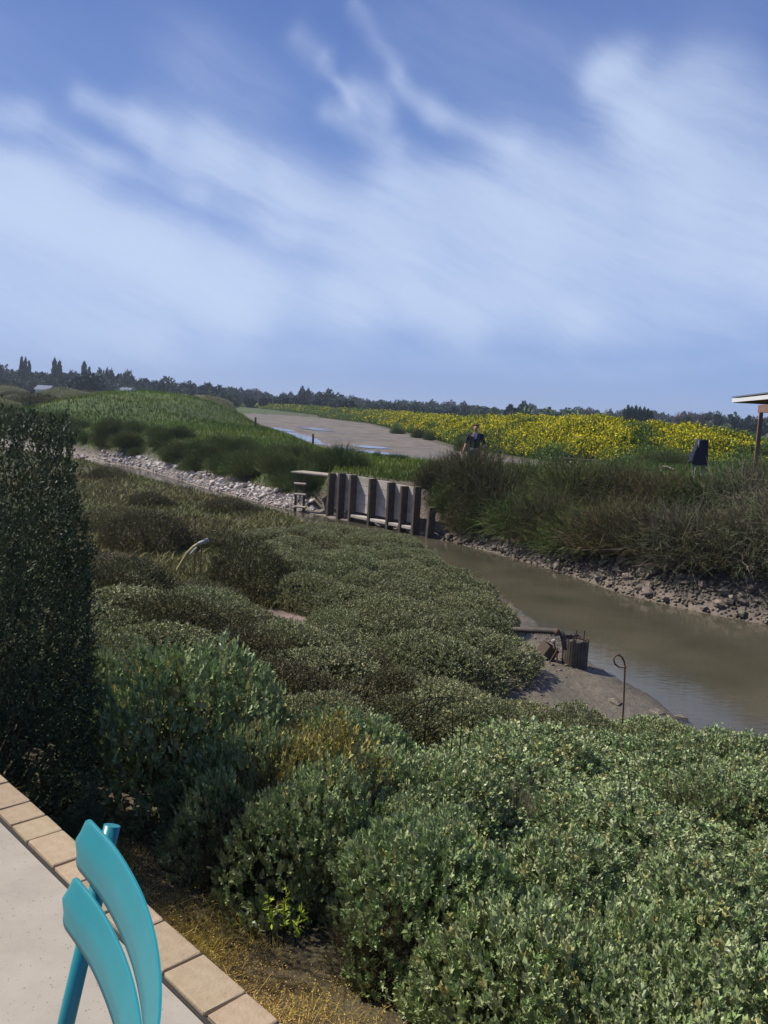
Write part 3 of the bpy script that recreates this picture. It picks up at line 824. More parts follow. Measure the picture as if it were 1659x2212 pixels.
TWIG = []
for q, mt_ in enumerate(('brown_twig', 'tamarisk_grey')):
    m_ = tamarisk_mesh(170 + q, n=700, up=0.6, wild=0.35); m_.materials.append(M['brown_twig'] if q == 0 else material('grey_twig', (0.22, 0.2, 0.17), 0.85, tone=True)); TWIG.append(m_)
# ------------------------------------------------------------------ near silver shrubs
def pxs(cx, cy, z): return gp(cx, cy, z)


HEDGE.put(-2.32, 4.47, .62, 1.96, 'tall dark shrub at the left edge of the photo with pale leaf tips on top', v=0)
HEDGE.put(-3.6, 6.2, .8, 1.3, 'dark shrub just behind the tall one at the left edge', v=1)
HEDGE.put(-1.80, 4.15, 0.34, 0.34, 'low dark shrub in the shade in front of the tall shrub at the left edge', v=1)
NEAR.put(-1.22, 5.25, 0.66, 0.92, 'round green and silver shrub nearest the dark tall shrub, beside the shaded soil', v=0)
near_spots = [
    (-0.45, 4.75, .55, .74, 'yellowing silver shrub in the middle left, next to the round green one'),
    (-0.30, 4.30, .48, .60, 'silver shrub with bare brown twigs at its left foot, above the dry moss strip'),
    (0.32, 3.76, .52, .56, 'silver shrub overhanging the dark gap behind the yellow green weed'),
    (0.68, 3.10, .50, .48, 'silver shrub at the bottom edge of the photo, above the dry moss strip'),
    (1.08, 2.62, .48, .48, 'silver shrub in the bottom right corner of the photo, leftmost of the pair there'),
    (1.5, 2.35, .50, .48, 'silver shrub in the very bottom right corner of the photo'),
    (1.42, 3.05, .52, .50, 'broad silver shrub at the lower right edge, second row from the terrace'),
    (0.92, 3.45, .52, .50, 'broad silver shrub in the second row, right of the picture centre'),
]
M['yellow_leaf'] = material('yellow_leaf', (0.40, 0.36, 0.14), 0.6, tone=True, vary=0.1, translucent=0.15)
YEL = Plants('silver_shrub', [shrub_mesh('yellow_foliage', 1700, 11, 0.06, True, 8, amp=0.6, shoot=0.12, tones=((1.0, 1.0, 1.0), (0.6, 0.62, 0.5)), dry=0.3)], M['yellow_leaf'], branch_mesh('yellow_branches', 140), 'shrub')
for x, y, r, h, lab in near_spots: (YEL if 'yellowing' in lab else NEAR).put(x, y, r, h, lab)
filler = []
row2 = [(0.02, 4.25, .42, .55), (-0.75, 4.75, .40, .62), (-0.05, 4.85, .45, .60), (-0.75, 5.15, .5, .72), (-0.2, 5.35, .5, .62), (-1.75, 5.7, .5, .8), (0.4, 4.9, .5, .5)]
for s_ in np.arange(1.9, 5.7, 0.62):
    for a_ in np.arange(-3.4, 3.2, 0.62):
        p = e_out * (1.83 / math.sqrt(2) + s_ + random.uniform(-.15, .15)) + e_dir * (a_ + random.uniform(-.18, .18))
        if abs(p.x) > p.y * 0.52 + 0.3 or p.y < 3.6: continue
        if any((p.x - q[0]) ** 2 + (p.y - q[1]) ** 2 < 0.16 for q in near_spots): continue
        if (p.x + 1.32) ** 2 + (p.y - 4.45) ** 2 < 0.35 or (p.x < -1.85 and p.y < 6.2) or p.y > 7.9 - 0.10 * p.x: continue
        filler.append((p.x, p.y))
for x, y, r, h in row2: NEAR.put(x, y, r, h, 'silver green shrub in the closed row behind the round green shrub on the left', 'silver shrubs behind the round one')
for x, y, r, h in [(0.62, 3.45, .36, .46), (0.88, 2.98, .34, .44), (1.3, 2.75, .34, .44), (0.42, 4.1, .46, .50), (-0.72, 4.5, .40, .62), (0.85, 3.15, .38, .44), (1.15, 2.9, .36, .46), (0.9, 3.9, .5, .5), (0.0, 4.4, .45, .58), (1.5, 3.6, .5, .46), (1.2, 3.3, .36, .5), (1.75, 2.75, .4, .46)]: NEAR.put(x, y, r, h, 'smaller silver shrub filling a gap between the broad ones nearest the terrace', 'small silver shrubs nearest the terrace')
for x, y in filler:
    NEAR.put(x, y, random.uniform(.54, .66), random.uniform(.36, .50), 'low silver green shrub in the dense mass of alike shrubs between terrace and creek', 'silver shrubs massed between terrace and creek')
for x, y in [(-3.6, 7.6), (-2.9, 8.3), (-2.2, 8.9), (-1.5, 9.3), (-0.8, 8.9), (-1.4, 8.5), (-2.1, 8.0), (-0.1, 8.6), (-2.9, 9.3), (-3.7, 9.4), (-0.6, 8.3), (-4.4, 8.6), (-2.3, 10.0), (-3.3, 10.4), (0.25, 7.05), (-0.35, 7.3), (-0.9, 7.45), (-1.45, 7.2), (0.55, 7.5), (-2.0, 6.9), (-0.5, 6.6), (-1.3, 6.4), (-2.5, 7.3), (0.1, 7.9)]:
    (MID if random.random() < .6 else DARK).put(x, y, random.uniform(.5, .72), random.uniform(.3, .5), 'olive green bush in the hollow between the silver shrubs and the salt marsh', 'olive bushes in the hollow')
for x, y, r, h, q, lab in [(-0.72, 4.28, .26, .46, 0, 'bare brown twigs between the round green shrub and the next silver shrub'), (-0.10, 4.55, .26, .60, 0, 'brown twiggy patch rising out of the silver shrubs, left of the rushes'),
                           (0.95, 5.0, .26, .50, 2, 'greyish dead twigs sticking out of the silver shrubs near the middle'), (1.9, 4.3, .28, .46, 2, 'greyish dead twigs in the silver shrubs at the right'), (2.2, 5.6, .34, .44, 0, 'brown twigs among the silver shrubs at the right edge'),
                           (0.05, 3.5, .22, .36, 0, 'dark bare twigs at the shaded foot of the silver shrubs')]:
    o = empty('dead_twigs', (x, y, gz(x, y))); tag(o, lab, 'twigs'); f = link('twigs', TWIG[0 if q == 0 else 1], None, o); f.scale = (r, r, h); f['kind'] = 'stuff'
# browner, smaller-leaved belt above the mud
for x, y in [(0.7, 7.9), (1.35, 7.75), (1.9, 7.55), (2.5, 7.25), (3.05, 6.95), (3.6, 6.6), (1.0, 7.2), (1.7, 7.0), (2.4, 6.65), (3.1, 6.2), (3.4, 7.2), (0.2, 8.15), (2.9, 5.7), (3.9, 6.2)]:
    MID.put(x, y, random.uniform(.42, .52), random.uniform(.34, .44), 'grey green bush with fine leaves along the mud bank, in front of the hooked rod', 'fine leaved bushes along the mud bank')

# ------------------------------------------------------------------ middle bank of sea purslane
pts_ = []
mid_poly = [(-2.1, 9.4), (-0.4, 8.9), (0.6, 9.3), (1.25, 10.0), (1.5, 11.4), (1.75, 13.2), (1.35, 15.6), (0.4, 18.0), (-1.4, 20.5), (-2.6, 19.0), (-2.2, 16), (-1.8, 14.5), (-1.0, 13.2), (-1.4, 12.4), (-2.4, 11.2)]
tries = 0; PKX, PKY = gp(610, 1318, -1.35)
while len(pts_) < 62 and tries < 6000:
    tries += 1; x = rng.uniform(-3, 2.3); y = rng.uniform(8.8, 20.5)
    if not inside(np.array([x]), np.array([y]), mid_poly)[0]: continue
    if any(math.hypot(x - a, y - b) < 0.52 for a, b in pts_): continue
    if math.hypot(x - PKX, y - PKY) < 1.0 or math.hypot(x - PKX - .1, y - PKY + 1.1) < .7: continue
    pts_.append((x, y))
pts_ += [(1.2, 10.4), (0.75, 9.5), (1.4, 11.2)]
for x, y in pts_:
    MID.put(x, y, random.uniform(.50, .68), random.uniform(.36, .54) * (1 if y < 15 else 0.7), 'grey green bush in the hummocky salt marsh beside the creek bend', 'grey green bushes on the salt marsh')

# dark brownish bushes round the little gully on the left
for px_, py_, r, h, lab in [(290, 1290, .85, .6, 'dark bush left of the bent yellow pipe'), (440, 1300, .7, .32, 'low brown bush at the foot of the bent yellow pipe'),
                            (545, 1275, .8, .75, 'dark round bush right of the bent yellow pipe, above the pink mud'),
                            (245, 1370, .7, .5, 'brownish bush right beside the tall dark shrub'), (400, 1395, .6, .4, 'low brownish bush below the bent yellow pipe'),
                            (480, 1180, .8, .4, 'brown bush just behind the raised end of the yellow pipe'), (330, 1180, .9, .65, 'reddish brown bush behind the yellow pipe, left one')]:
    x, y = gp(px_, py_, -1.45); DARK.put(x, y, r, h, lab)
for px_, py_ in [(230, 1030), (215, 1240), (260, 1130), (500, 1100), (640, 1170), (700, 1200), (330, 1090)]:
    x, y = gp(px_, py_, -1.45); DARK.put(x, y, random.uniform(.7, 1.0), random.uniform(.28, .4), 'low brownish bush scattered on the open salt marsh at the left', 'low bushes on the open marsh')


# ------------------------------------------------------------------ blades
def blades(name, X, Y, H, W_, tone, mat, lean=0.35, label='', cat='grass', zoff=-0.02, seg2=False):
    Z, _ = terrain(X, Y); n = len(X); B = np.stack([X, Y, Z + zoff], 1)
    th = rng.uniform(0, 6.28, n); sd = np.stack([np.cos(th), np.sin(th), th * 0], 1)
    ld = rng.normal(size=(n, 3)) * lean; ld[:, 2] = 0
    tip = B + (ld + [0, 0, 1]) * H[:, None]
    l = B + sd * W_[:, None] * 0.5; r = B - sd * W_[:, None] * 0.5
    mp_ = B + (ld * 0.35 + [0, 0, 0.6]) * H[:, None]
    ml = mp_ + sd * W_[:, None] * 0.4; mr2 = mp_ - sd * W_[:, None] * 0.4
    V_ = np.stack([l, r, mr2, ml, tip], 1).reshape(-1, 3); b = np.arange(n)[:, None] * 5
    F_ = np.concatenate([b + np.array([[0, 1, 2]]), b + np.array([[0, 2, 3]]), b + np.array([[3, 2, 4]])])
    o = link(name, np_mesh(name, V_, F_, np.repeat(tone, 5, 0)), mat)
    return tag(o, label, cat, kind='stuff')


def scatter(n, rmin, rmax, amin, amax, mask):
    r_ = np.exp(rng.uniform(math.log(rmin), math.log(rmax), n)); a_ = np.radians(rng.uniform(amin, amax, n))
    X = r_ * np.sin(a_); Y = r_ * np.cos(a_); k_ = mask(X, Y); return X[k_], Y[k_]


far_poly = far_shore + [(26, 6), (900, 6), (3000, 3000), (-3000, 3000), (-3000, 86), (-70, 86)]


def is_dyke(X, Y):
    return inside(X, Y, far_poly) & ~inside(X, Y, pond) & (seg_dist(X, Y, far_shore) > 0.6) & ~((seg_dist(X, Y, bank_line) < 8) & (Y > 36))


X, Y = scatter(230000, 20, 140, -29, 26, is_dyke); d_ = np.hypot(X, Y)
m_ = rng.random((len(X), 1)); wv_ = (0.5 + 0.5 * np.clip(wob(X, Y, 0.5), -1, 1))[:, None]
wl2 = sstep(-0.6, 0.5, wob(X * 0.5 + 9, Y * 0.35, 0.5))[:, None]
T = (0.6 + 0.5 * wl2) * (np.array([[0.75, 0.92, 0.9]]) * (1 - wv_) + np.array([[1.35, 1.08, 0.8]]) * wv_) * (0.7 + 0.6 * m_)
blades('dyke_grass', X, Y, rng.uniform(0.07, 0.24, len(X)) * (0.8 + d_ / 130), 0.008 + d_ * 0.0006, T, M['grass_blade'], 0.35, 'bright green grass covering the dyke beyond the creek', 'grass')


def is_marsh(X, Y):
    return ~inside(X, Y, far_poly) & ~inside(X, Y, chan_poly) & (seg_dist(X, Y, near_shore) > 0.25) & (X + Y > 3.6) & ~((Y < 14) & (X > 1.3) & (seg_dist(X, Y, near_shore) < 2.3)) & \
        ~((Y < 9.3) & (X > 0.2) & (Y > 8.0))


X, Y = scatter(210000, 5.5, 60, -29, 12, is_marsh); d_ = np.hypot(X, Y)
pk = gp(610, 1318, -1.35); k_ = np.hypot((X - pk[0]) / 0.95, (Y - pk[1]) / 0.6) > 1; X, Y, d_ = X[k_], Y[k_], d_[k_]
wv_ = (0.5 + 0.5 * np.clip(wob(X, Y, 0.8), -1, 1))[:, None]; wv2 = sstep(0.2, 0.6, wob(X + 5, Y, 1.4))[:, None]
T = (np.array([[0.95, 1.2, 0.75]]) * (1 - wv_) + np.array([[1.2, 1.05, 0.8]]) * wv_); T = T * (1 - wv2 * 0.5) + np.array([[0.95, 0.72, 0.66]]) * wv2 * 0.5
T = T * rng.uniform(0.65, 1.35, (len(X), 1))
blades('marsh_cover', X, Y, rng.uniform(0.05, 0.17, len(X)) * (1 + 0.5 * wv2[:, 0]), 0.010 + d_ * 0.0010, T, M['marsh_blade'], 0.55, 'low olive and brown salt marsh cover on the flat beside the creek', 'marsh plants')

# dry straw and golden moss strip along the pavers
n = 130000; a_ = rng.uniform(-4.4, -0.9, n); s_ = np.abs(rng.normal(0, 0.42, n)) * (0.7 + 0.3 * rng.random(n)) + 0.01
ok = (s_ < 1.2); a_, s_ = a_[ok], s_[ok]
X = o_edge.x + sq * a_ + sq * s_; Y = o_edge.y - sq * a_ + sq * s_
Z, _ = terrain(X, Y); n = len(X)
Pp = np.stack([X, Y, Z + rng.uniform(0.0, 0.045, n) + 0.012], 1); D = rng.normal(size=(n, 3)) * [1, 1, 0.5] + [0, 0, .25]
pt = np.clip(0.5 + 0.5 * wob(X * 1.0, Y, 5.0), 0, 1)[:, None]
T = (np.array([[1.15, 1.08, 0.55]]) * pt + np.array([[0.85, 0.72, 0.7]]) * (1 - pt)) * rng.uniform(0.5, 1.4, (n, 1))
tag(link('dry_moss', np_mesh('dry_moss', *leaf_geo(Pp, D, rng.uniform(0.004, 0.013, n), rng.uniform(0.003, 0.006, n), T, False)), M['straw']),
    'golden dry moss and leaf litter between the pavers and the shrubs', 'litter', kind='stuff')
nb_ = 90000; ab = rng.uniform(-4.2, -0.9, nb_); sb = np.abs(rng.normal(0, 0.42, nb_)) + 0.012; kk = sb < 1.1; ab, sb = ab[kk], sb[kk]
Xb = o_edge.x + sq * ab + sq * sb; Yb = o_edge.y - sq * ab + sq * sb; ptb = np.clip(0.5 + 0.6 * wob(Xb, Yb, 6.0), 0, 1)
kk = rng.random(len(Xb)) < 0.25 + 0.75 * ptb; Xb, Yb, ptb = Xb[kk], Yb[kk], ptb[kk][:, None]
Tb = (np.array([[1.1, 1.12, 0.5]]) * ptb + np.array([[0.8, 0.62, 0.55]]) * (1 - ptb)) * rng.uniform(0.45, 1.25, (len(Xb), 1))
blades('dry_grass', Xb, Yb, rng.uniform(0.012, 0.055, len(Xb)) * (0.4 + ptb[:, 0]), rng.uniform(0.0015, 0.0035, len(Xb)), Tb, M['straw'], 0.9, 'short golden withered grass along the pavers below the shrubs', 'grass', zoff=0.0)
n = 1000; a_ = rng.uniform(-3.6, -1.0, n); s_ = rng.uniform(0.0, 0.75, n)
A = np.stack([o_edge.x + sq * (a_ + s_), o_edge.y + sq * (s_ - a_), np.full(n, -0.03)], 1); A[:, 2] = terrain(A[:, 0], A[:, 1])[0] + rng.uniform(0.02, 0.05, n)
D = unit(rng.normal(size=(n, 3)) * [1, 1, 0.16]); B = A + D * rng.uniform(0.05, 0.16, (n, 1)); B[:, 2] = np.maximum(B[:, 2], A[:, 2] - 0.005)
w_ = np.full(n, 0.0009)
tag(link('dry_straw', np_mesh('dry_straw', *tri_sticks(A, B, w_, w_ * 0.6, np.ones((n, 3)) * rng.uniform(0.7, 1.6, (n, 1)))), M['straw']),
    'loose dry straws lying on the moss beside the pavers', 'straw', kind='stuff')


def thin_plant(name, label, cat, px, py, z, stems, mat, leaf=None):
    """stems: list of polylines relative to the base; leaf: (count, length, width)"""
    x, y = gp(px, py, z); o = empty(name, (x, y, z)); tag(o, label, cat)
    for pl, rad_ in stems:
        mb = MB(); mb.tube(pl, rad_, 5); mb.build('stem', mat, o, smooth=True)
    return o


# yellow green weed at the foot of the shrubs
sx0, sy0 = gp(612, 2030, -0.06); wd_ = empty('spurge_weed', (sx0, sy0, -0.08)); tag(wd_, 'yellow green weed standing upright at the shaded foot of the silver shrubs', 'weed')
for k in range(3):
    hx = (k - 1) * 0.035; hgt = (0.16, 0.2, 0.12)[k]
    MB().tube([(hx, 0, 0), (hx * 1.3, 0.01, hgt * 0.6), (hx * 1.5, 0.0, hgt)], [0.002, 0.0018, 0.001], 5).build('stem', M['spurge'], wd_)
    n = 34; t_ = rng.random(n); Pp = np.stack([hx * (1 + .5 * t_), t_ * 0, hgt * (0.3 + 0.7 * t_)], 1); D = rng.normal(size=(n, 3)) + [0, 0, .6]
    link('leaves', np_mesh('leaves', *leaf_geo(Pp, D, rng.uniform(.015, .03, n), rng.uniform(.005, .009, n), np.ones((n, 3)) * rng.uniform(.6, 1.2, (n, 1)), False)), M['spurge'], wd_)['kind'] = 'stuff'

# tall rush stems rising from the near shrubs
for i, (px_, pyb, pyt, dx, lab) in enumerate([(992, 1640, 1478, 0.00, 'tall green rush stem, the upright one between the two shrub masses'), (975, 1640, 1500, -0.02, 'thin rush stem just left of the tall upright one'),
                                              (915, 1600, 1470, 0.03, 'green rush stem left of the pair in the middle of the shrubs'), (1005, 1630, 1530, 0.05, 'short rush stem leaning right beside the tall upright one'),
                                              (960, 1650, 1600, -0.06, 'straw coloured broken stem in the middle of the silver shrubs')]):
    x, y = gp(px_, pyb, -0.75); topz = EYE + ray(px_, pyt).z * (y / ray(px_, pyt).y)
    o = empty('rush', (x, y, -0.95)); tag(o, lab, 'rush'); hh = topz + 0.95
    MB().tube([(0, 0, 0), (dx * 0.3, 0, hh * 0.6), (dx, 0, hh)], [0.004, 0.0035, 0.0015], 5).build('stem', M['straw' if i == 4 else 'fresh_leaf'], o)
# long arching dead stalk
x, y = gp(850, 1600, -0.7); o = empty('dead_stalk', (x, y, -0.8)); tag(o, 'long dry stalk arching over the dark gap between the shrub masses', 'stalk')
MB().tube([(-0.1, 0, 0.02), (0.0, 0.02, 0.2), (0.12, 0.0, 0.36), (0.28, -0.03, 0.44), (0.42, -0.05, 0.45)], [0.004, 0.004, 0.0035, 0.003, 0.0015], 6).build('stem', M['straw'], o)
for px_, py_, dx, dz, lab in [(1370, 1720, -.06, .30, 'pale dry stalk right of the hooked rod among the shrubs'), (1590, 1850, -.30, .22, 'dry grass stalk near the right edge leaning left over the shrubs'),
                              (1580, 1880, .02, .26, 'upright dry grass stalk near the right edge'), (1500, 1740, .22, .16, 'dry stalk leaning right above the right hand shrubs')]:
    x, y = gp(px_, py_, -0.5); o = empty('dead_stalk', (x, y, -0.6)); tag(o, lab, 'stalk')
    MB().tube([(0, 0, 0), (dx * .4, 0, dz * .5), (dx, 0, dz)], [0.0028, 0.0024, 0.0012], 5).build('stem', M['straw'], o)

# ------------------------------------------------------------------ rocks on the banks
def rock_mesh(seed, npt=13):
    r2 = random.Random(seed); bm = bmesh.new()
    for _ in range(npt):
        v_ = Vector((r2.gauss(0, 1), r2.gauss(0, 1), r2.gauss(0, 1))).normalized(); bm.verts.new(Vector((v_.x, v_.y * 0.85, v_.z * 0.7)) * r2.uniform(0.42, 0.55))
    res = bmesh.ops.convex_hull(bm, input=bm.verts); bmesh.ops.delete(bm, geom=[g_ for g_ in res['geom_interior'] if isinstance(g_, bmesh.types.BMVert)], context='VERTS')
    m_ = bpy.data.meshes.new('rock'); bm.to_mesh(m_); bm.free(); return m_


def along_poly(poly, t0, t1, n):
    """n random points along a polyline between arc length t0 and t1, with the outward (far) normal"""
    P_ = [Vector(p) for p in poly]; L_ = [0]
    for a, b in zip(P_, P_[1:]): L_.append(L_[-1] + (b - a).length)
    res = []
    for t_ in sorted(rng.uniform(t0, t1, n)):
        i = max(k for k in range(len(L_)) if L_[k] <= t_); i = min(i, len(P_) - 2)
        d = (P_[i + 1] - P_[i]).normalized(); p = P_[i] + d * (t_ - L_[i]); res.append((p, Vector((-d.y, d.x)) if (-d.y) + d.x > 0 or True else d))
    return res


def rock_bank(name, poly, spans, nbig, nsmall, mat, size, width, seed):
    bank = empty(name); bank['kind'] = 'structure'
    ms = [rock_mesh(seed + i) for i in range(8)]
    for m_ in ms: m_.materials.append(mat)
    cand = []
    for (t0, t1, f_) in spans:
        for p, nn in along_poly(poly, t0, t1, int((nbig) * f_)):
            if nn.y < 0: nn = -nn
            o_ = rng.uniform(0.02, 1) ** 0.9 * width; q = p + nn * o_
            cand.append(q)
    Z, _ = terrain(np.array([q.x for q in cand]), np.array([q.y for q in cand]))
    for q, z in zip(cand, Z):
        d_ = math.hypot(q.x, q.y); s_ = size * random.uniform(0.55, 1.35)
        r_ = bpy.data.objects.new('rock', random.choice(ms)); col.objects.link(r_); r_.parent = bank
        r_.location = (q.x, q.y, z + s_ * 0.14); r_.scale = (s_, s_ * random.uniform(.75, 1.1), s_ * random.uniform(.65, 1)); r_.rotation_euler = (random.uniform(-.5, .5), random.uniform(-.5, .5), random.uniform(0, 6.28))
    # the small rubble between them
    Vs, Fs = [], []; o = 0; small = []
    for (t0, t1, f_) in spans:
        for p, nn in along_poly(poly, t0, t1, int(nsmall * f_)):
            if nn.y < 0: nn = -nn
            small.append(p + nn * (rng.random() * width * 1.15 - 0.05))
    Z, _ = terrain(np.array([q.x for q in small]), np.array([q.y for q in small]))
    base = []
    for m_ in ms:
        v = np.empty(len(m_.vertices) * 3, np.float32); m_.vertices.foreach_get('co', v)
        f = np.array([list(p.vertices) for p in m_.polygons if len(p.vertices) == 3]); base.append((v.reshape(-1, 3), f))
    for q, z in zip(small, Z):
        v, f = base[random.randrange(8)]; s_ = size * random.uniform(0.14, 0.46); th = random.uniform(0, 6.28); c_, d2 = math.cos(th), math.sin(th)
        vv = v * s_; vv = np.stack([vv[:, 0] * c_ - vv[:, 1] * d2, vv[:, 0] * d2 + vv[:, 1] * c_, vv[:, 2]], 1) + [q.x, q.y, z + s_ * 0.15]
        Vs.append(vv); Fs.append(f + o); o += len(vv)
    st = link('rubble', np_mesh('rubble', np.vstack(Vs), np.vstack(Fs)), mat, bank); st['kind'] = 'stuff'
    return bank


Lf = [0]
for a, b in zip(far_shore, far_shore[1:]): Lf.append(Lf[-1] + math.dist(a, b))
t_at = lambda i: Lf[i]
rock_bank('rocky_bank', far_shore, [(t_at(9) - 0.2, t_at(14) + 1.5, 1.0)], 290, 5200, M['rock_mud'], 0.235, 1.6, 100)
rock_bank('white_stone_bank', far_shore, [(t_at(1) + 15, t_at(2) + 2, 0.2), (t_at(2) + 2, t_at(6) + .2, 0.8)], 270, 2300, M['rock_pale'], 0.27, 0.55, 200)

# ------------------------------------------------------------------ retaining wall with posts, landing and ladder
wall = empty('retaining_wall', (WALL_A.x, WALL_A.y, WATER), math.atan2(wall_dir.y, wall_dir.x)); tag(wall, 'pale panel retaining wall with dark upright posts on the far bank of the creek', 'wall')
wl = (WALL_B - WALL_A).length                       # local x along the wall, local -y towards the water
# post positions from the photograph: the ray through the post meets the wall line
ppx = [722, 762, 806, 845, 873, 898, 924]


def on_wall(px, py):
    d = ray(px, py); A_ = WALL_A + wall_nrm * 0.2; n_ = wall_nrm
    t_ = (A_.x * n_.x + A_.y * n_.y) / (d.x * n_.x + d.y * n_.y); q = Vector((d.x * t_, d.y * t_)); return (q - WALL_A).dot(wall_dir), EYE + d.z * t_


xs = []
ptop = [(715, 1022), (737, 1022), (762, 1026), (804, 1034), (844, 1042), (872, 1050), (900, 1051), (930, 1095)]
pbot = [(715, 1108), (737, 1112), (760, 1118), (806, 1133), (841, 1124), (870, 1138), (898, 1150), (924, 1158)]
for (tx, ty), (bx_, by_) in zip(ptop, pbot):
    u_, zt = on_wall(tx, ty); u2, zb = on_wall(bx_, by_); xs.append((u_, zt, zb)); 
for i, (u_, zt, zb) in enumerate(xs):
    hgt = (zt - WATER) + 0.0; w_ = 0.085; dp_ = 0.24
    mb = MB(); mb.box((u_, -0.17, hgt / 2 - 0.25), (w_, dp_, hgt + 0.5), Matrix.Rotation(random.uniform(-.012, .012) + (0.06 if i == 7 else 0), 3, 'Y'), bevel=0.01)
    o = mb.build('post', M['old_wood'], wall)
    if i == 7: o['label'] = 'short leaning post at the right end of the wall'
us = [x[0] for x in xs]
zt_avg = [x[1] for x in xs]
for i in range(len(us) - 2):
    a, b = us[i] + 0.03, us[i + 1] - 0.03
    ztp = (zt_avg[i] + zt_avg[i + 1]) / 2 - WATER - 0.02
    nb = 4; zb_ = 0.28; hh = (ztp - zb_) / nb
    for k in range(nb):
        mb = MB(); mb.box(((a + b) / 2, -0.02 + random.uniform(-.006, .006), zb_ + hh * (k + .5)), (abs(b - a) + 0.05, 0.05, hh - 0.012), Matrix.Rotation(math.atan2(zt_avg[i + 1] - zt_avg[i], us[i + 1] - us[i]) * 0.5, 3, 'Y') if False else None, bevel=0.005)
        mb.build('panel_board', M['panel'], wall)
# footing ledge below the boards
for i in (2, 3, 4, 5):
    a, b = us[i] + 0.06, us[i + 1] - 0.06
    MB().box(((a + b) / 2, -0.16, 0.17), (abs(b - a), 0.22, 0.09), bevel=0.02).build('footing_slab', M['panel'], wall)
# landing with ladder at the left end
land = empty('landing_stage', (0, 0, 0)); tag(land, 'small plank landing with ladder rungs at the left end of the retaining wall', 'landing stage')
q0 = at(640, 1018, 26.6); q1 = at(712, 1020, 26.0)
dv = (q1 - q0); dv.z = 0; dl = dv.length; dv.normalize(); perp = Vector((-dv.y, dv.x, 0)); rotm = Matrix((dv, perp, Vector((0, 0, 1)))).transposed()
for k in range(4):
    c_ = (q0 + q1) / 2 + perp * (k * 0.17 - 0.1); MB().box((c_.x, c_.y, q0.z - 0.02), (dl + 0.15, 0.155, 0.045), rotm, bevel=0.006).build('plank', M['pale_wood'], land)
for px_, dd in ((641, 26.5), (659, 26.3)):
    tpp = at(px_, 1020, dd); MB().box((tpp.x, tpp.y, (tpp.z - 0.05 + WATER - 0.3) / 2), (0.075, 0.075, tpp.z - 0.05 - WATER + 0.3), bevel=0.008).build('post', M['old_wood'], land)
for py_ in (1045, 1068, 1095):
    a_ = at(636, py_ - 1, 26.42); b2 = at(661, py_ + 1, 26.2); MB().tube([a_, b2], 0.035, 8).build('rung', M['pale_wood'], land)
# slender stakes standing in the bank to the right of the wall
for (tx, ty, bx_, by_, dd, lab) in [(973, 1065, 968, 1151, 23.0, 'thin pale stake in the bank, just right of the leaning post of the wall'), (1008, 1068, 1005, 1148, 23.2, 'second thin stake right of the wall, half hidden by twigs')]:
    a_ = at(bx_, by_, dd); b2 = at(tx, ty, dd); o = empty('stake', (a_.x, a_.y, a_.z)); tag(o, lab, 'stake')
    MB().tube([(0, 0, -0.3), ((b2 - a_) * 0.5) + Vector((0.01, 0, 0)), b2 - a_], [0.045, 0.042, 0.035], 8).build('pole', M['pale_wood'], o)
# horizontal pole lying along the rocks
a_ = at(1163, 1184, 19.1); b2 = at(1345, 1187, 16.9); o = empty('rail', tuple(a_)); tag(o, 'long thin pole lying level along the rocky bank', 'pole')
MB().tube([(0, 0, 0), (b2 - a_) * 0.5 + Vector((0, 0, -0.03)), b2 - a_], 0.015, 7).build('pole', M['old_wood'], o)
a_ = at(940, 1163, 21.5); b2 = at(985, 1150, 20.8)
# dead roots hanging over the rocks
for i, (x0, y0, x1, y1, x2, y2, dd) in enumerate([(1030, 1150, 1042, 1175, 1046, 1192, 21.6), (1105, 1195, 1102, 1215, 1103, 1228, 20.2), (1128, 1200, 1126, 1218, 1129, 1228, 20.0), (1190, 1215, 1184, 1240, 1178, 1250, 19.2), (1215, 1150, 1213, 1180, 1205, 1245, 19.0)]):
    P_ = [at(a, b, dd - 0.35 * k) for k, (a, b) in enumerate(((x0, y0), (x1, y1), (x2, y2)))]; o = empty('root', tuple(P_[-1])); tag(o, 'dark dead root hanging over the rocks of the far bank', 'root', 'dead roots over the rocky bank')
    MB().tube([p - P_[-1] for p in P_], [0.035, 0.03, 0.02], 6).build('wood', M['bark'], o)

# ------------------------------------------------------------------ tamarisks and dark bushes on the far bank
tam = [(1010, 1090, 22.6, 1.1, 1.15), (1060, 1085, 21.8, 1.2, 1.25), (1120, 1120, 20.4, 1.1, 1.1), (960, 1075, 23.9, .75, .95), (1180, 1130, 19.6, 1.2, 1.3), (1250, 1150, 18.5, 1.2, 1.25), (1320, 1160, 17.8, 1.2, 1.3),
       (1400, 1190, 17.0, 1.1, 1.1), (1480, 1210, 16.3, 1.2, 1.2), (1560, 1200, 16.0, 1.25, 1.3), (1640, 1215, 15.6, 1.25, 1.35), (1710, 1210, 15.6, 1.3, 1.4), (1230, 1100, 21.5, 1.3, 1.2), (1330, 1100, 21.0, 1.3, 1.2),
       (1430, 1110, 20.2, 1.3, 1.2), (1530, 1120, 19.4, 1.3, 1.25), (1620, 1130, 18.8, 1.35, 1.45), (1700, 1130, 19.0, 1.4, 1.6), (1130, 1060, 23.5, 1.1, .9), (1290, 1060, 24.5, 1.3, .8), (1400, 1060, 24.5, 1.3, .75), (1500, 1070, 23.5, 1.2, .8)]
kinds = [0, 0, 1, 0, 0, 1, 0, 0, 2, 0, 2, 2, 1, 0, 0, 1, 2, 0, 1, 1, 0, 0]
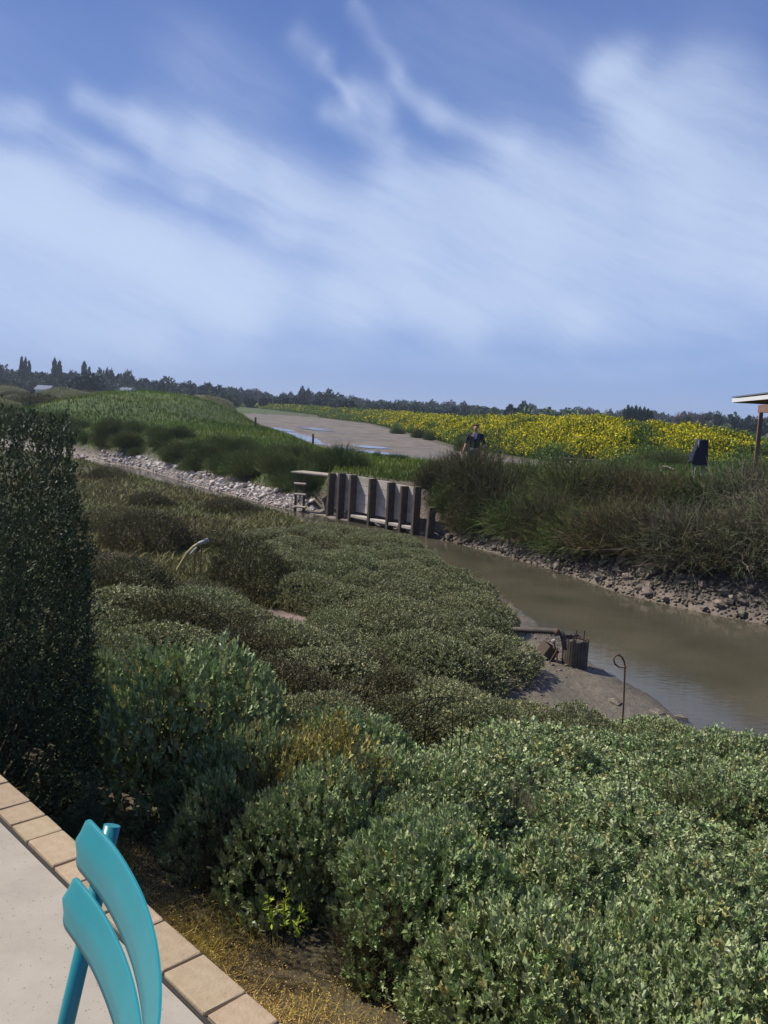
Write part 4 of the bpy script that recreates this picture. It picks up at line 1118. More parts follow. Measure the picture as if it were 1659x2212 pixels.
for px_, py_, dd, r, h, q, lab in [(922, 1100, 23.3, .5, .75, 0, 'small brown bush hanging over the last boards of the retaining wall'), (962, 1118, 22.6, .62, .8, 1, 'dark green bush between the leaning post and the thin stake'),
                                   (1003, 1122, 22.0, .7, .8, 0, 'dark bush just behind the two thin stakes right of the wall'), (1045, 1128, 21.4, .7, .75, 1, 'dark bush above the first rocks right of the stakes')]:
    p = at(px_, py_, dd); TAMS[q].put(p.x + .1, p.y + .3, r, h + .1, lab)
labs = {0: 'feathery dry bush in front of the walking man', 3: 'reddish brown bush overhanging the right end of the retaining wall', 10: 'grey twiggy bush at the right edge above the rocky bank'}
for i, (px_, py_, dd, r, h) in enumerate(tam):
    p = at(px_, py_, dd); p = Vector((p.x + .2, p.y + .45, 0)); z = gz(p.x, p.y)
    TAMS[kinds[i % len(kinds)]].put(p.x, p.y, r * .95, h * (1.1 if i in (0, 1) else random.uniform(.8, 1.05)), labs.get(i, 'olive and brown feathery bush in the thicket above the rocky bank'), None if i in labs else 'feathery bushes above the rocky bank', z=z)
# dark tufts on the shaded slope of the left dyke
for i in range(120):
    t_ = rng.uniform(0, 1); idx_ = t_at(1) + 12 + t_ * (t_at(6) - t_at(1) - 12.6)
    p, nn = along_poly(far_shore, idx_, idx_ + 1e-3, 1)[0]
    if nn.y < 0: nn = -nn
    q = p + nn * rng.uniform(0.75, 2.6); rr = random.uniform(.5, .9)
    TUFT.put(q.x, q.y, rr, rr * random.uniform(.7, 1.0), 'dark tufted bush on the shaded slope of the left dyke above the white stones', 'dark tufts on the left dyke slope')
for px_, py_, dd, r, h, lab in [(700, 1003, 29, .7, .5, 'dark low bush on the dyke just behind the landing stage'), (850, 990, 34, .5, .3, 'small grey bush on the edge of the mud pond, left one'), (868, 995, 33.5, .45, .3, 'small grey bush on the edge of the mud pond, right one'), (815, 990, 34.5, .3, .35, 'small dry bush at the pond edge, leftmost')]:
    p = at(px_, py_, dd); TUFT.put(p.x, p.y, r * .8, h, lab)

# bare upright twigs before the pond
for i, (px_, pyb, pyt, dd) in enumerate([(1075, 1010, 960, 24), (1082, 1010, 930, 24.2), (1050, 1010, 950, 24), (1105, 1030, 965, 24), (1020, 1030, 975, 23.6), (1170, 1020, 960, 24.5), (1130, 1020, 970, 24.2)]):
    a_ = at(px_, pyb + 40, dd); b2 = at(px_ + random.uniform(-6, 6), pyt, dd); hh = b2.z - a_.z
    o = empty('bare_sapling', tuple(a_)); tag(o, 'thin bare upright shoot sticking out above the thicket near the walking man', 'sapling', 'bare shoots near the walking man')
    MB().tube([(0, 0, -0.2), ((b2.x - a_.x) * .5 + .02, 0, hh * .5), (b2.x - a_.x, 0, hh)], [0.02, 0.014, 0.006], 5).build('stem', M['bark'], o)
    mb = MB()
    for k in range(9):
        f_ = random.uniform(.35, .95); s_ = random.choice((-1, 1)); l_ = random.uniform(.1, .28) * (1.2 - f_)
        c_ = Vector(((b2.x - a_.x) * f_, 0, hh * f_)); mb.tube([c_, c_ + Vector((s_ * l_, random.uniform(-l_, l_), l_ * 1.3))], [0.007, 0.003], 4)
    mb.build('side_twigs', M['bark'], o)['kind'] = 'stuff'

# ------------------------------------------------------------------ flowering bank
n = 125000
P_ = [Vector(p) for p in bank_line]; Lb = [0]
for a, b in zip(P_, P_[1:]): Lb.append(Lb[-1] + (b - a).length)
X, Y = scatter(n * 8, 40, 330, -14, 31, lambda X, Y: (seg_dist(X, Y, bank_line) < 9.0) & (~inside(X, Y, bank_line + [(70, 10), (0, 10), (-60, 60), (-250, 330)]) | ((seg_dist(X, Y, bank_line) < 3.2) & ~inside(X, Y, pond) & (Y > 41))))
X, Y = X[:n], Y[:n]; n = len(X); db = seg_dist(X, Y, bank_line); d_ = np.hypot(X, Y)
Z, _ = terrain(X, Y)
azi = np.degrees(np.arctan2(X, Y))
Hh = (0.75 + 0.35 * rng.random(n)) * (1.05 + 0.28 * wob(X, Y, 1.5)) * (1 - 0.35 * sstep(15, 28, X)) * sstep(-0.9, 0.8, db)
# where it flowers: bands read off the photograph, patchy
flow = 0.42 + 1.0 * wob(X * 0.6, Y * 0.6, 0.9) + 1.3 * wob(X, Y, 1.6)
flow = flow * 0.6 + 0.40 * sstep(7.5, 2.5, db)
gap = 1.1 * np.exp(-((azi - 16.0 + (db - 4) * 0.25) / 0.9) ** 2) + 1.0 * sstep(20.6, 22.8, azi) + 0.55 * sstep(2, -4, azi)
flow = np.clip(flow + 0.25 * sstep(5, 8, azi) - 1.15 * gap + 0.5 * np.exp(-((azi - 12.0) / 3.6) ** 2) + 0.35 * np.exp(-((azi - 18.8) / 1.6) ** 2), 0.03, 0.97)
front = inside(X, Y, bank_line + [(70, 10), (0, 10), (-60, 60), (-250, 330)])
Hh = np.where(front, Hh * rng.uniform(.2, .6, n) * (1.5 - 0.3 * np.minimum(db, 3)) + .05, Hh)
isf = (rng.random(n) < flow * 0.95) & (~front | (rng.random(n) < 0.75 - .2 * db))
B = np.stack([X, Y, Z - 0.03], 1); lean_ = rng.normal(size=(n, 3)) * 0.18; lean_[:, 2] = 0
top_ = B + (lean_ + [0, 0, 1]) * Hh[:, None]
sc = 0.62 + d_ / 110
th = rng.uniform(0, 6.28, n); sd = np.stack([np.cos(th), np.sin(th), th * 0], 1)
w0 = (0.045 * sc)[:, None]
l = B + sd * w0; r = B - sd * w0
V1 = np.stack([l, r, top_ - sd * w0 * 0.3, top_ + sd * w0 * 0.3], 1).reshape(-1, 3); F1 = np.arange(n * 4).reshape(n, 4)
gT = (np.array([[0.075, 0.125, 0.022]]) * (0.7 + 0.7 * rng.random((n, 1)))); gT[rng.random(n) < 0.3] *= [1.5, 1.25, 0.9]
T1 = np.repeat(gT, 4, 0)
parts = [(V1, F1, T1)]
for k in range(3):
    fr = rng.uniform(0.62, 1.03, (n, 1)) if k else rng.uniform(0.9, 1.05, (n, 1))
    C_ = B + (lean_ + [0, 0, 1]) * Hh[:, None] * fr + rng.normal(size=(n, 3)) * (0.07 * sc)[:, None] * [1, 1, 0.5]
    a1 = unit(rng.normal(size=(n, 3))); a2 = unit(np.cross(a1, rng.normal(size=(n, 3)))); s_ = (rng.uniform(0.022, 0.046, n) * sc * np.where(isf, 1.3, 1.0))[:, None]
    Vq = np.stack([C_ + a1 * s_, C_ + a2 * s_, C_ - a1 * s_, C_ - a2 * s_], 1).reshape(-1, 3)
    yel = np.array([[0.76, 0.66, 0.010]]) * rng.uniform(0.6, 1.15, (n, 1)); grn = np.array([[0.13, 0.20, 0.035]]) * rng.uniform(0.6, 1.3, (n, 1))
    T_ = np.where((isf & (rng.random(n) < 0.9))[:, None], yel, grn)
    parts.append((Vq, F1.copy(), np.repeat(T_, 4, 0)))
tag(link('flower_bank', np_mesh('flower_bank', *joinp(parts)), M['rape']), 'bank of yellow flowering rape plants along the far side of the mud pond', 'flowering plants', kind='stuff')

# dark bushes at the foot of the flower bank
for px_, py_, dd in [(1010, 952, 62), (1000, 962, 56), (1055, 955, 58), (930, 935, 72), (905, 932, 76), (1175, 985, 50), (1195, 988, 49), (1420, 985, 43), (1440, 988, 42), (1465, 985, 42), (1450, 1000, 38), (1400, 1005, 40), (860, 925, 85)]:
    p = at(px_, py_, dd); TUFT.put(p.x, p.y, random.uniform(.6, 1.0), random.uniform(.6, .95), 'dark green bush at the foot of the yellow flowering bank', 'dark bushes at the foot of the flowering bank')
# greenish growth between flower bank and shelter
X, Y = scatter(42000, 26, 45, 13, 30, lambda X, Y: (seg_dist(X, Y, bank_line) > 0.3) & inside(X, Y, far_poly) & ~inside(X, Y, pond)); n = len(X)
blades('rough_grass', X, Y, rng.uniform(.15, .5, n), np.full(n, .045), np.array([[0.75, 0.85, 0.9]]) * rng.uniform(.5, 1.3, (n, 1)), M['grass_blade'], 0.3, 'rough green growth round the shelter and the covered stand', 'grass')
# bushes on the left beyond the dyke
for i in range(46):
    px_ = rng.uniform(-40, 440); dd = rng.uniform(70, 190); p = at(px_, 860, dd)
    if abs(p.x - mound_c.x) < 9 and dd < 95: continue
    rr = rng.uniform(1.2, 2.6) * (0.6 + dd / 200)
    (DARK if rng.random() < .35 else MID).put(p.x, p.y, rr * 1.4, rr * .62, 'green bush in the scrub beyond the left dyke, below the tree line', 'scrub bushes beyond the left dyke')


# ------------------------------------------------------------------ far trees
def crown_mesh(kind, seed):
    r2 = np.random.default_rng(seed)
    n = {'pine': 620, 'round': 620, 'poplar': 700, 'bare': 420}[kind]
    d = unit(r2.normal(size=(n, 3)))
    if kind == 'poplar':
        z = r2.random(n); prof = np.sin(np.pi * np.clip(z * 0.93 + 0.07, 0, 1)) ** 0.38
        P_ = np.stack([d[:, 0] * prof * r2.uniform(.6, 1, n), d[:, 1] * prof * r2.uniform(.6, 1, n), z * 2 - 1], 1)
        dr = unit(d * [.3, .3, .2] + [0, 0, 1])
    else:
        lob = lumpy(d, 14, 0.45 if kind == 'pine' else 0.25, seed)
        P_ = d * (lob * r2.uniform(.72, 1.05, n))[:, None]
        if kind == 'pine': P_[:, 2] = P_[:, 2] * (0.8 + 0.3 * np.sin(P_[:, 0] * 5 + seed)) 
        dr = d + [0, 0, .3]
    s_ = {'pine': .26, 'round': .22, 'poplar': .24, 'bare': .09}[kind]
    T = np.ones((n, 3)) * r2.uniform(.55, 1.5, (n, 1))
    if kind == 'bare':
        A_ = P_ * 0.25; w_ = np.full(n, .02); return np_mesh('bare_crown', *tri_sticks(A_, P_ * [1, 1, 1.05], w_, w_ * .4, T))
    dr = dr + r2.normal(size=dr.shape) * .6
    V_, F_, T_ = leaf_geo(P_, dr, r2.uniform(.7, 1.3, n) * s_, r2.uniform(.6, 1.2, n) * s_, T, False)
    # solid-ish core of larger leaf clumps so that the sky does not show through the middle
    k = 160; dc = unit(r2.normal(size=(k, 3)))
    if kind == 'poplar':
        zc = r2.random(k); pr = np.sin(np.pi * np.clip(zc * .93 + .07, 0, 1)) ** .55; Pc = np.stack([dc[:, 0] * pr * .5, dc[:, 1] * pr * .5, zc * 2 - 1.1], 1); sc_ = .38
    else:
        Pc = dc * r2.uniform(.2, .62, (k, 1)); sc_ = .62
    core = leaf_geo(Pc - [0, 0, .1], unit(r2.normal(size=(k, 3))), np.full(k, sc_), np.full(k, sc_ * .9), np.ones((k, 3)) * .9, False)
    return np_mesh(kind + '_crown', *joinp([(V_, F_, T_), core]))


crowns = {}
for kd, cnt, mt in (('pine', 6, 'tree_dark'), ('round', 4, 'tree_mid'), ('poplar', 3, 'tree_mid'), ('bare', 2, 'tree_bare')):
    crowns[kd] = [crown_mesh(kd, 300 + 10 * len(crowns) + i) for i in range(cnt)]
    for c_ in crowns[kd]: c_.materials.append(M[mt])
light = [crown_mesh('round', 400 + i) for i in range(2)]
for c_ in light: c_.materials.append(M['tree_light'])
trunk_me = MB().tube([(0, 0, 0), (0.03, 0, .5), (0, 0.02, 1)], [0.5, 0.4, 0.22], 7).mesh('trunk'); trunk_me.materials.append(M['bark'])
horizon_y = lambda px: 833 + 0.055 * px


def tree(px, top, dd, wpx, kind, name, label, group=None, base=-0.8):
    """px and top in the photograph, dd the distance in metres, wpx the crown width in its pixels"""
    pt = at(px, top, dd); h = pt.z - base; r = wpx / F_PX * dd * 0.5
    o = empty(name, (pt.x, pt.y, base)); tag(o, label, 'tree', group)
    ms = light if kind == 'light' else crowns[kind]
    lowfrac = {'poplar': 0.04, 'light': 0.0, 'round': 0.02, 'pine': 0.10, 'bare': 0.15}[kind]
    cz = h * (1 + lowfrac) / 2; hz = h * (1 - lowfrac) / 2
    c_ = link('crown', random.choice(ms), None, o); c_.location = (0, 0, cz); c_.scale = (r, r, hz); c_.rotation_euler = (0, 0, random.uniform(0, 6.28))
    t_ = link('trunk', trunk_me, None, o); t_.scale = (max(0.25, h * .045), max(0.25, h * .045), h * .6)
    return o


# skyline heights read off the photograph: (pixel x, pixel y of the tree tops)
sky_pts = [(0, 792), (30, 800), (100, 806), (170, 805), (200, 812), (225, 800), (262, 812), (300, 818), (340, 818), (380, 826), (430, 834), (500, 836), (520, 842), (600, 850), (655, 848), (700, 846), (740, 856), (800, 862),
           (860, 868), (920, 868), (980, 872), (1040, 876), (1080, 884), (1105, 874), (1150, 878), (1200, 884), (1260, 886), (1330, 888), (1400, 892), (1450, 896), (1500, 896), (1560, 900), (1620, 904), (1659, 904), (1720, 908)]
sx_, sy_ = zip(*sky_pts)
px = -40
k = 0
while px < 1710:
    y_ = np.interp(px, sx_, sy_) + random.uniform(-5, 7); near_ = px < 480
    dd = random.uniform(250, 330) if near_ else random.uniform(330, 460)
    wpx_ = random.uniform(20, 38) if near_ else random.uniform(16, 32)
    tree(px, y_, dd, wpx_, 'pine' if random.random() < .78 else 'round', 'pine_tree', 'dark tree in the long tree line on the horizon', 'dark trees of the horizon tree line')
    px += wpx_ * random.uniform(.34, .5); k += 1
# a lower, slightly nearer second rank
px = -30
while px < 1700:
    y_ = np.interp(px, sx_, sy_) * 0.42 + horizon_y(px) * 0.58 + random.uniform(-6, 3); dd = random.uniform(200, 245)
    wpx_ = random.uniform(18, 40)
    tree(px, y_, dd, wpx_, 'round' if random.random() < .6 else 'pine', 'bushy_tree', 'lower bushy tree in front of the dark horizon tree line', 'bushy trees in front of the tree line')
    px += wpx_ * random.uniform(.6, 1.2)
for px_, t_, w_, lab in [(47, 776, 12, 'leftmost slim poplar of the first poplar trio at the left'), (55, 778, 11, 'middle poplar of the first trio at the left'), (63, 784, 10, 'right poplar of the first trio at the left'),
                         (118, 780, 15, 'left half of the tall poplar pair left of centre of the tree line'), (128, 785, 15, 'right half of the tall poplar pair'),
                         (182, 787, 16, 'third tall poplar from the left, standing alone above the trees'), (193, 797, 11, 'short poplar just right of the lone tall one')]:
    tree(px_, t_, 262, w_, 'poplar', 'poplar_tree', lab)
for px_, t_, w_, dd, kd, lab in [(190, 805, 62, 190, 'pine', 'big dark round tree standing nearest below the poplars at the left'), (224, 806, 22, 215, 'bare', 'reddish leafless tree just right of the big dark tree'),
                                 (235, 799, 14, 300, 'pine', 'pointed pine above the reddish leafless tree'), (278, 806, 22, 300, 'pine', 'broad topped pine above the low white house'),
                                 (658, 838, 22, 300, 'pine', 'pointed dark cypress in the middle of the horizon'), (690, 847, 26, 290, 'pine', 'left of the two round pines beside the pointed cypress'), (712, 845, 28, 290, 'pine', 'right of the two round pines beside the pointed cypress'),
                                 (1103, 872, 22, 180, 'pine', 'dark upright tree above the yellow flowers, left of the pale willows'), (1135, 872, 36, 190, 'pine', 'wide dark tree right behind the pale willows'),
                                 (1135, 884, 44, 120, 'light', 'pale green willow bush, leftmost of the three above the flowers'), (1185, 886, 46, 118, 'light', 'pale green willow bush, middle one above the flowers'), (1235, 888, 50, 115, 'light', 'pale green willow bush, rightmost above the flowers'),
                                 (1272, 880, 22, 170, 'bare', 'greyish leafless tree right of the pale willows'), (1310, 884, 20, 170, 'bare', 'pinkish leafless tree left of the green poplar clump'),
                                 (1465, 890, 28, 190, 'bare', 'leafless tree behind the flowers, first right of the flat dark tree'), (1490, 888, 30, 190, 'bare', 'large grey leafless tree right of the flat dark tree'), (1520, 890, 24, 190, 'bare', 'pale leafless tree left of the shelter'),
                                 (1483, 898, 24, 185, 'round', 'dark green tree below the leafless ones'), (1530, 894, 14, 185, 'pine', 'slim dark tree left of the shelter'), (1553, 892, 18, 190, 'pine', 'ragged dark pine left of the shelter roof'),
                                 (1590, 896, 36, 195, 'pine', 'wide dark pine behind the shelter post, left side'), (1618, 896, 18, 195, 'pine', 'small dark pine touching the shelter post'), (1648, 902, 40, 195, 'pine', 'dark pine right of the shelter post'),
                                 (1535, 910, 22, 150, 'light', 'small pale green bush left of the shelter post'), (1570, 915, 26, 150, 'light', 'pale green bush beside the shelter post'),
                                 (1425, 904, 44, 160, 'pine', 'low flat topped dark tree between the poplar clump and leafless trees')]:
    tree(px_, t_, dd, w_, kd, {'pine': 'dark_pine', 'light': 'willow_bush', 'bare': 'leafless_tree', 'round': 'round_tree'}[kd], lab)
for i, (px_, t_) in enumerate([(1357, 879), (1365, 882), (1374, 880), (1383, 883), (1392, 884), (1400, 887), (1407, 890), (1349, 886)]):
    tree(px_, t_, 150, 13, 'poplar', 'green_poplar', 'bright green poplar in the tight clump above the flowering bank', 'poplar clump above the flowering bank')


# far low houses
def house(px, py, dd, wpx, hm, label, roofmat='tile_roof', pitch_=0.5):
    p = at(px, py, dd); z = -0.8; o = empty('house', (p.x, p.y, z), 0.1); tag(o, label, 'house'); w_ = wpx / F_PX * dd
    MB().box((0, 0, hm / 2), (w_, 6, hm)).build('wall', M['white_wall'], o)
    mb = MB(); e = 0.3; rh = 6 * pitch_ / 2
    a = [Vector((-w_ / 2 - e, -3 - e, hm)), Vector((w_ / 2 + e, -3 - e, hm)), Vector((w_ / 2 + e, 3 + e, hm)), Vector((-w_ / 2 - e, 3 + e, hm))]; r1 = Vector((-w_ / 2 - e, 0, hm + rh)); r2_ = Vector((w_ / 2 + e, 0, hm + rh))
    mb.quad(a[0], a[1], r2_, r1); mb.quad(a[2], a[3], r1, r2_); mb.quad(*a)
    mb.bm.faces.new([mb.bm.verts.new(v) for v in (a[0], r1, a[3])]); mb.bm.faces.new([mb.bm.verts.new(v) for v in (a[1], a[2], r2_)])
    mb.build('roof', M[roofmat], o)
    nw = max(1, int(w_ / 4))
    for i in range(nw):
        x = -w_ / 2 + (i + .5) * w_ / nw
        wo_ = MB().box((x, -3.03, hm * .55), (1.0, .06, 1.1)).build('window', M['white_wall'], o); MB().box((x, -3.08, hm * .55), (.8, .04, .9)).build('pane', M['glass_dark'], wo_)


house(98, 838, 200, 26, 2.0, 'pale grey roofed low house among the trees at the left', 'grey_metal', .35)
house(274, 843, 188, 18, 2.6, 'small white house at the left of the grassy mound', 'grey_metal', .3)
house(385, 858, 200, 36, 1.3, 'low pinkish roofed house right of the grassy mound')
house(437, 861, 200, 24, 1.3, 'small pale house right of the pink roofed one')
house(1545, 929, 150, 80, 1.1, 'long low white building on the horizon left of the shelter', 'grey_metal', .08)

# stakes in the mud pond
for i, (px_, yt, yb, dd, lab) in enumerate([(675, 937, 968, 43.5, 'dark wooden stake in the shallow water of the mud pond, nearest one'), (551, 901, 930, 60, 'tall stake at the left edge of the mud pond, second farthest'), (514, 899, 915, 80, 'farthest thin stake at the left edge of the mud pond'), (470, 896, 902, 100, 'tiny stake at the far left end of the mud pond')]):
    a_ = at(px_, yb, dd); b2 = at(px_, yt, dd); o = empty('pond_stake', (a_.x, a_.y, a_.z)); tag(o, lab, 'stake')
    MB().tube([(0, 0, -0.4), (0.01, 0, (b2.z - a_.z) * .6), (0, 0, b2.z - a_.z)], [.055 + .02 * i, .055 + .02 * i, .045 + .02 * i], 8).build('pole', M['old_wood'], o)

# ------------------------------------------------------------------ plank table / footbridge with sprouting plant
tb = empty('plank_bench', (0, 0, 0)); tag(tb, 'weathered plank bench on two posts in front of the flowering bank', 'bench')
a_ = at(1172, 987, 29.5); b2 = at(1296, 996, 28.2); dv = b2 - a_; L_ = dv.length; dn = dv.normalized(); pr = Vector((-dn.y, dn.x, 0)).normalized(); up_ = dn.cross(pr)
rotm = Matrix((dn, pr, up_)).transposed()
for k in (-1, 0, 1):
    MB().box((a_ + b2) / 2 + pr * k * 0.13, (L_ + random.uniform(-.05, .05), 0.12, 0.05), rotm, bevel=.006).build('plank', M['old_wood'], tb)
for f_ in (0.13, 0.56):
    q = a_ + dv * f_; gz_ = gz(q.x, q.y); MB().box((q.x, q.y, (q.z - .03 + gz_ - .2) / 2), (0.14, 0.12, q.z - .03 - gz_ + .2), bevel=.01).build('post', M['old_wood'], tb)
    for sg in (-1, 1):
        MB().tube([q + Vector((0, 0, -0.32)), q + dn * sg * 0.28 + Vector((0, 0, -.04))], 0.03, 6).build('brace', M['old_wood'], tb)
p = at(1195, 1025, 28.6); gzv = gz(p.x, p.y); vp = empty('climbing_plant', (p.x, p.y, gzv)); tag(vp, 'light green leafy plant growing up over the left end of the plank bench', 'plant')
n = 900; Pp = np.stack([rng.normal(0, .32, n), rng.normal(0, .2, n), rng.uniform(.1, 1.25, n)], 1); T = np.ones((n, 3)) * rng.uniform(.6, 1.4, (n, 1))
fl = link('leaves', np_mesh('leaves', *leaf_geo(Pp, rng.normal(size=(n, 3)), rng.uniform(.05, .09, n), rng.uniform(.04, .07, n), T, False)), M['fresh_leaf'], vp); fl['kind'] = 'stuff'
for k in range(6):
    MB().tube([(0, 0, -.1), (random.uniform(-.2, .2), random.uniform(-.1, .1), .6), (random.uniform(-.4, .4), random.uniform(-.1, .1), 1.2)], [.012, .01, .005], 5).build('stem', M['fresh_leaf'], vp)
# dark post with thin rod right behind the flowers
q = at(1256, 972, 33); MBq = empty('thin_post', (q.x, q.y, gz(q.x, q.y))); tag(MBq, 'thin dark post standing at the right end of the plank bench', 'post')
MB().tube([(0, 0, -.2), (0, 0, q.z - MBq.location.z)], .025, 6).build('pole', M['bark'], MBq)
# pale bent branch
q = at(1430, 1008, 27.5); o = empty('bent_branch', tuple(q)); tag(o, 'pale bent branch sticking out of the thicket left of the covered stand', 'branch')
e2 = at(1456, 1014, 27.3) - q
MB().tube([Vector((0, 0, -.15)), Vector((0, 0, 0)), e2 * .35 + Vector((0, 0, .03)), e2 * .8 + Vector((0, 0, .0)), e2], [.03, .035, .035, .03, .025], 7).build('wood', M['pale_wood'], o)

# ------------------------------------------------------------------ covered stand (navy cover over a frame)
dd = 28.0; bl = at(1490, 1015, dd); cx = at(1509, 1000, dd)
gzc = gz(cx.x, cx.y); st = empty('covered_stand', (cx.x, cx.y, gzc)); tag(st, 'navy blue fabric cover draped over a wooden stand in front of the flowers', 'covered stand')
zt = at(1510, 949, dd).z - gzc; zb1 = at(1515, 1004, dd).z - gzc
bm = bmesh.new(); ring_n = 28; lv = [(0.0, 0.80), (0.012, 0.97), (0.08, 1.0), (0.35, 1.06), (0.7, 1.12), (1.0, 1.14)]; rings = []
for li, (f_, sc_) in enumerate(lv):
    rg = []
    for k in range(ring_n):
        th = 2 * math.pi * k / ring_n; c_, s_ = math.cos(th), math.sin(th)
        ex = 0.17 * math.copysign(abs(c_) ** .45, c_); ey = 0.15 * math.copysign(abs(s_) ** .45, s_)
        fold_ = 1 + 0.05 * math.sin(th * 7 + li) * f_
        lx = ex * sc_ * fold_; 
        if c_ < 0: lx -= 0.17 * min(1, f_ * 1.25)               # slanting left side
        hem = 0.0 if c_ > -.2 else -0.05
        drop = f_ * (zt - zb1 + (0.06 * math.sin(th * 3 + 1)) * (f_ > .9))
        rg.append(bm.verts.new((lx + 0.06, ey * sc_ * fold_, zt - drop - hem * f_)))
    rings.append(rg)
for a, b in zip(rings, rings[1:]):
    for k in range(ring_n): bm.faces.new((a[k], a[(k + 1) % ring_n], b[(k + 1) % ring_n], b[k]))
bm.faces.new(rings[0][::-1]); bmesh.ops.recalc_face_normals(bm, faces=bm.faces)
m_ = bpy.data.meshes.new('cover'); bm.to_mesh(m_); bm.free(); link('cover', m_, M['cover'], st, smooth=True)
for lx, ly in ((-.13, -.16), (.16, .1), (-.1, .12), (.17, -.1)):
    MB().tube([(lx - .04 * (lx < 0), ly, -.15), (lx * .9 + .02, ly * .8, zt - .06)], .028, 7).build('leg', M['pale_wood'], st)

# ------------------------------------------------------------------ shelter at the right edge
gzs = -0.42
sh = empty('open_shelter', (0, 0, 0)); tag(sh, 'open timber shelter with flat grey roof at the right edge of the photo', 'shelter')
E0 = Vector((*gp(1580, 861, 2.5), 2.5)); E1 = Vector((*gp(1659, 852, 2.5), 2.5))       # eave line
ed = (E1 - E0).normalized(); en = Vector((-ed.y, ed.x, 0));
if en.x < 0: en = -en
rot_e = Matrix((ed, en, Vector((0, 0, 1)))).transposed(); EL = 6.5; DP = 4.2
slope_up = 0.03
def ept(a, b, z): return E0 + ed * a + en * b + Vector((0, 0, z))
MB().box(ept(EL / 2, DP / 2, 0.02 + slope_up), (EL, DP, 0.035), rot_e).build('roof', M['grey_metal'], sh)
MB().box(ept(EL / 2, 0.035, -0.065), (EL - .02, 0.03, 0.12), rot_e, bevel=.004).build('fascia', M['white_wall'], sh)
MB().box(ept(0.02, DP / 2, -0.075), (0.03, DP - .12, 0.12), rot_e, bevel=.004).build('fascia', M['white_wall'], sh)
for k in range(9):
    MB().box(ept(0.25 + k * .72, DP / 2, -0.085), (0.06, DP - .2, 0.11), rot_e, bevel=.004).build('rafter', M['red_wood'], sh)
Pp_ = Vector((*gp(1628, 1041, -0.30), -0.30)); post_a = (Pp_ - E0).dot(ed); post_b = (Pp_ - E0).dot(en)
for a_, b_2 in ((post_a, post_b), (post_a + 4.2, post_b), (post_a, post_b + 2.6 if post_b + 2.6 < DP else DP - .3), (post_a + 4.2, post_b + 2.6)):
    q = E0 + ed * a_ + en * b_2; MB().box((q.x, q.y, (2.24 - .55) / 2), (.125, .125, 2.24 + .55), rot_e, bevel=.01).build('post', M['red_wood'], sh)
for b_2 in (post_b,):
    c_ = E0 + ed * (post_a + 2.0) + en * b_2; MB().box((c_.x, c_.y, 2.24), (4.5, .14, .27), rot_e, bevel=.01).build('beam', M['red_wood'], sh)
# pale block edging below the shelter
ld = empty('block_kerb', (0, 0, 0)); tag(ld, 'row of pale blocks edging the shelter floor behind the thicket', 'kerb')
a_ = Vector((*gp(1488, 1040, -.32), 0)); b2 = Vector((*gp(1700, 1052, -.32), 0)); dv = b2 - a_; n = 11; dn = dv.normalized(); pr = Vector((-dn.y, dn.x, 0))
for k in range(n):
    c_ = a_ + dv * (k + .5) / n; MB().box((c_.x, c_.y, -.42), (dv.length / n - .015, .25, .24), Matrix((dn, pr, Vector((0, 0, 1)))).transposed(), bevel=.015).build('block', M['rock_pale'], ld)

# ------------------------------------------------------------------ pump strainer basket with pipe on the mud
bk = empty('pump_basket', (0, 0, 0)); tag(bk, 'round basket of upright wooden strips holding a pipe end at the water edge', 'basket')
cb = Vector((*gp(1240, 1440, -1.74), -1.76)); top_z = EYE + ray(1238, 1378).z * (cb.y / ray(1238, 1378).y)
hb_ = top_z - cb.z; rb = 0.165
ns = 30
for k in range(ns):
    th = 2 * math.pi * k / ns; r0, r1 = rb * 1.02, rb * (0.97 + random.uniform(-.02, .03))
    a_ = cb + Vector((math.cos(th) * r0, math.sin(th) * r0, -.05)); b2 = cb + Vector((math.cos(th) * r1, math.sin(th) * r1, hb_ + random.uniform(-.02, .02)))
    d_ = (b2 - a_); rz = Matrix.Rotation(th, 3, 'Z'); MB().box((a_ + b2) / 2, (0.014, 0.030, d_.length), rz, bevel=.003).build('strip', M['pipe'], bk)
for zz in (0.12, 0.5, 0.92):
    MB().tube([cb + Vector((math.cos(t_) * rb * .955, math.sin(t_) * rb * .955, hb_ * zz)) for t_ in np.linspace(0, 2 * math.pi, 25)], .008, 6).build('hoop', M['rust'], bk)
mb = MB(); mb.tube([cb + Vector((0, 0, 0)), cb + Vector((0, 0, hb_ - .05))], [rb * .93, rb * .90], 22); mb.build('filling', M['pipe'], bk)
for dx, dy, hh in ((0.0, .02, .11), (.11, .04, .10), (-.05, -.06, .06)):
    MB().tube([cb + Vector((dx, dy, hb_ - .1)), cb + Vector((dx, dy, hb_ + hh))], .009, 6).build('rod', M['old_wood'], bk)
pp = empty('suction_pipe', (0, 0, 0)); tag(pp, 'dark horizontal pipe with an elbow running from the bushes to the basket', 'pipe')
y0 = cb.y
A0 = at(1130, 1361, y0 + .25); A1 = at(1205, 1364, y0 + .02); A2 = at(1216, 1374, y0 - .02); A3 = at(1220, 1392, y0 - .02); A4 = at(1222, 1420, y0 - .0)
A00 = A0 + (A0 - A1) * 1.2
MB().tube([A00, A0, A1, A1 * .4 + A2 * .6 + Vector((.01, 0, .012)), A2, A3, A4], .040, 14).build('pipe', M['pipe'], pp, smooth=True)
MB().tube([at(1198, 1366, y0), at(1207, 1365.5, y0)], .049, 14).build('collar', M['rust'], pp, smooth=True)
mb = MB()
for k in range(26):
    f_ = random.random(); q = A0 * (1 - f_) + A1 * f_ + Vector((0, -.01, -.036)); mb.tube([q, q + Vector((random.uniform(-.006, .006), 0, -random.uniform(.01, .035)))], [.006, .002], 4)
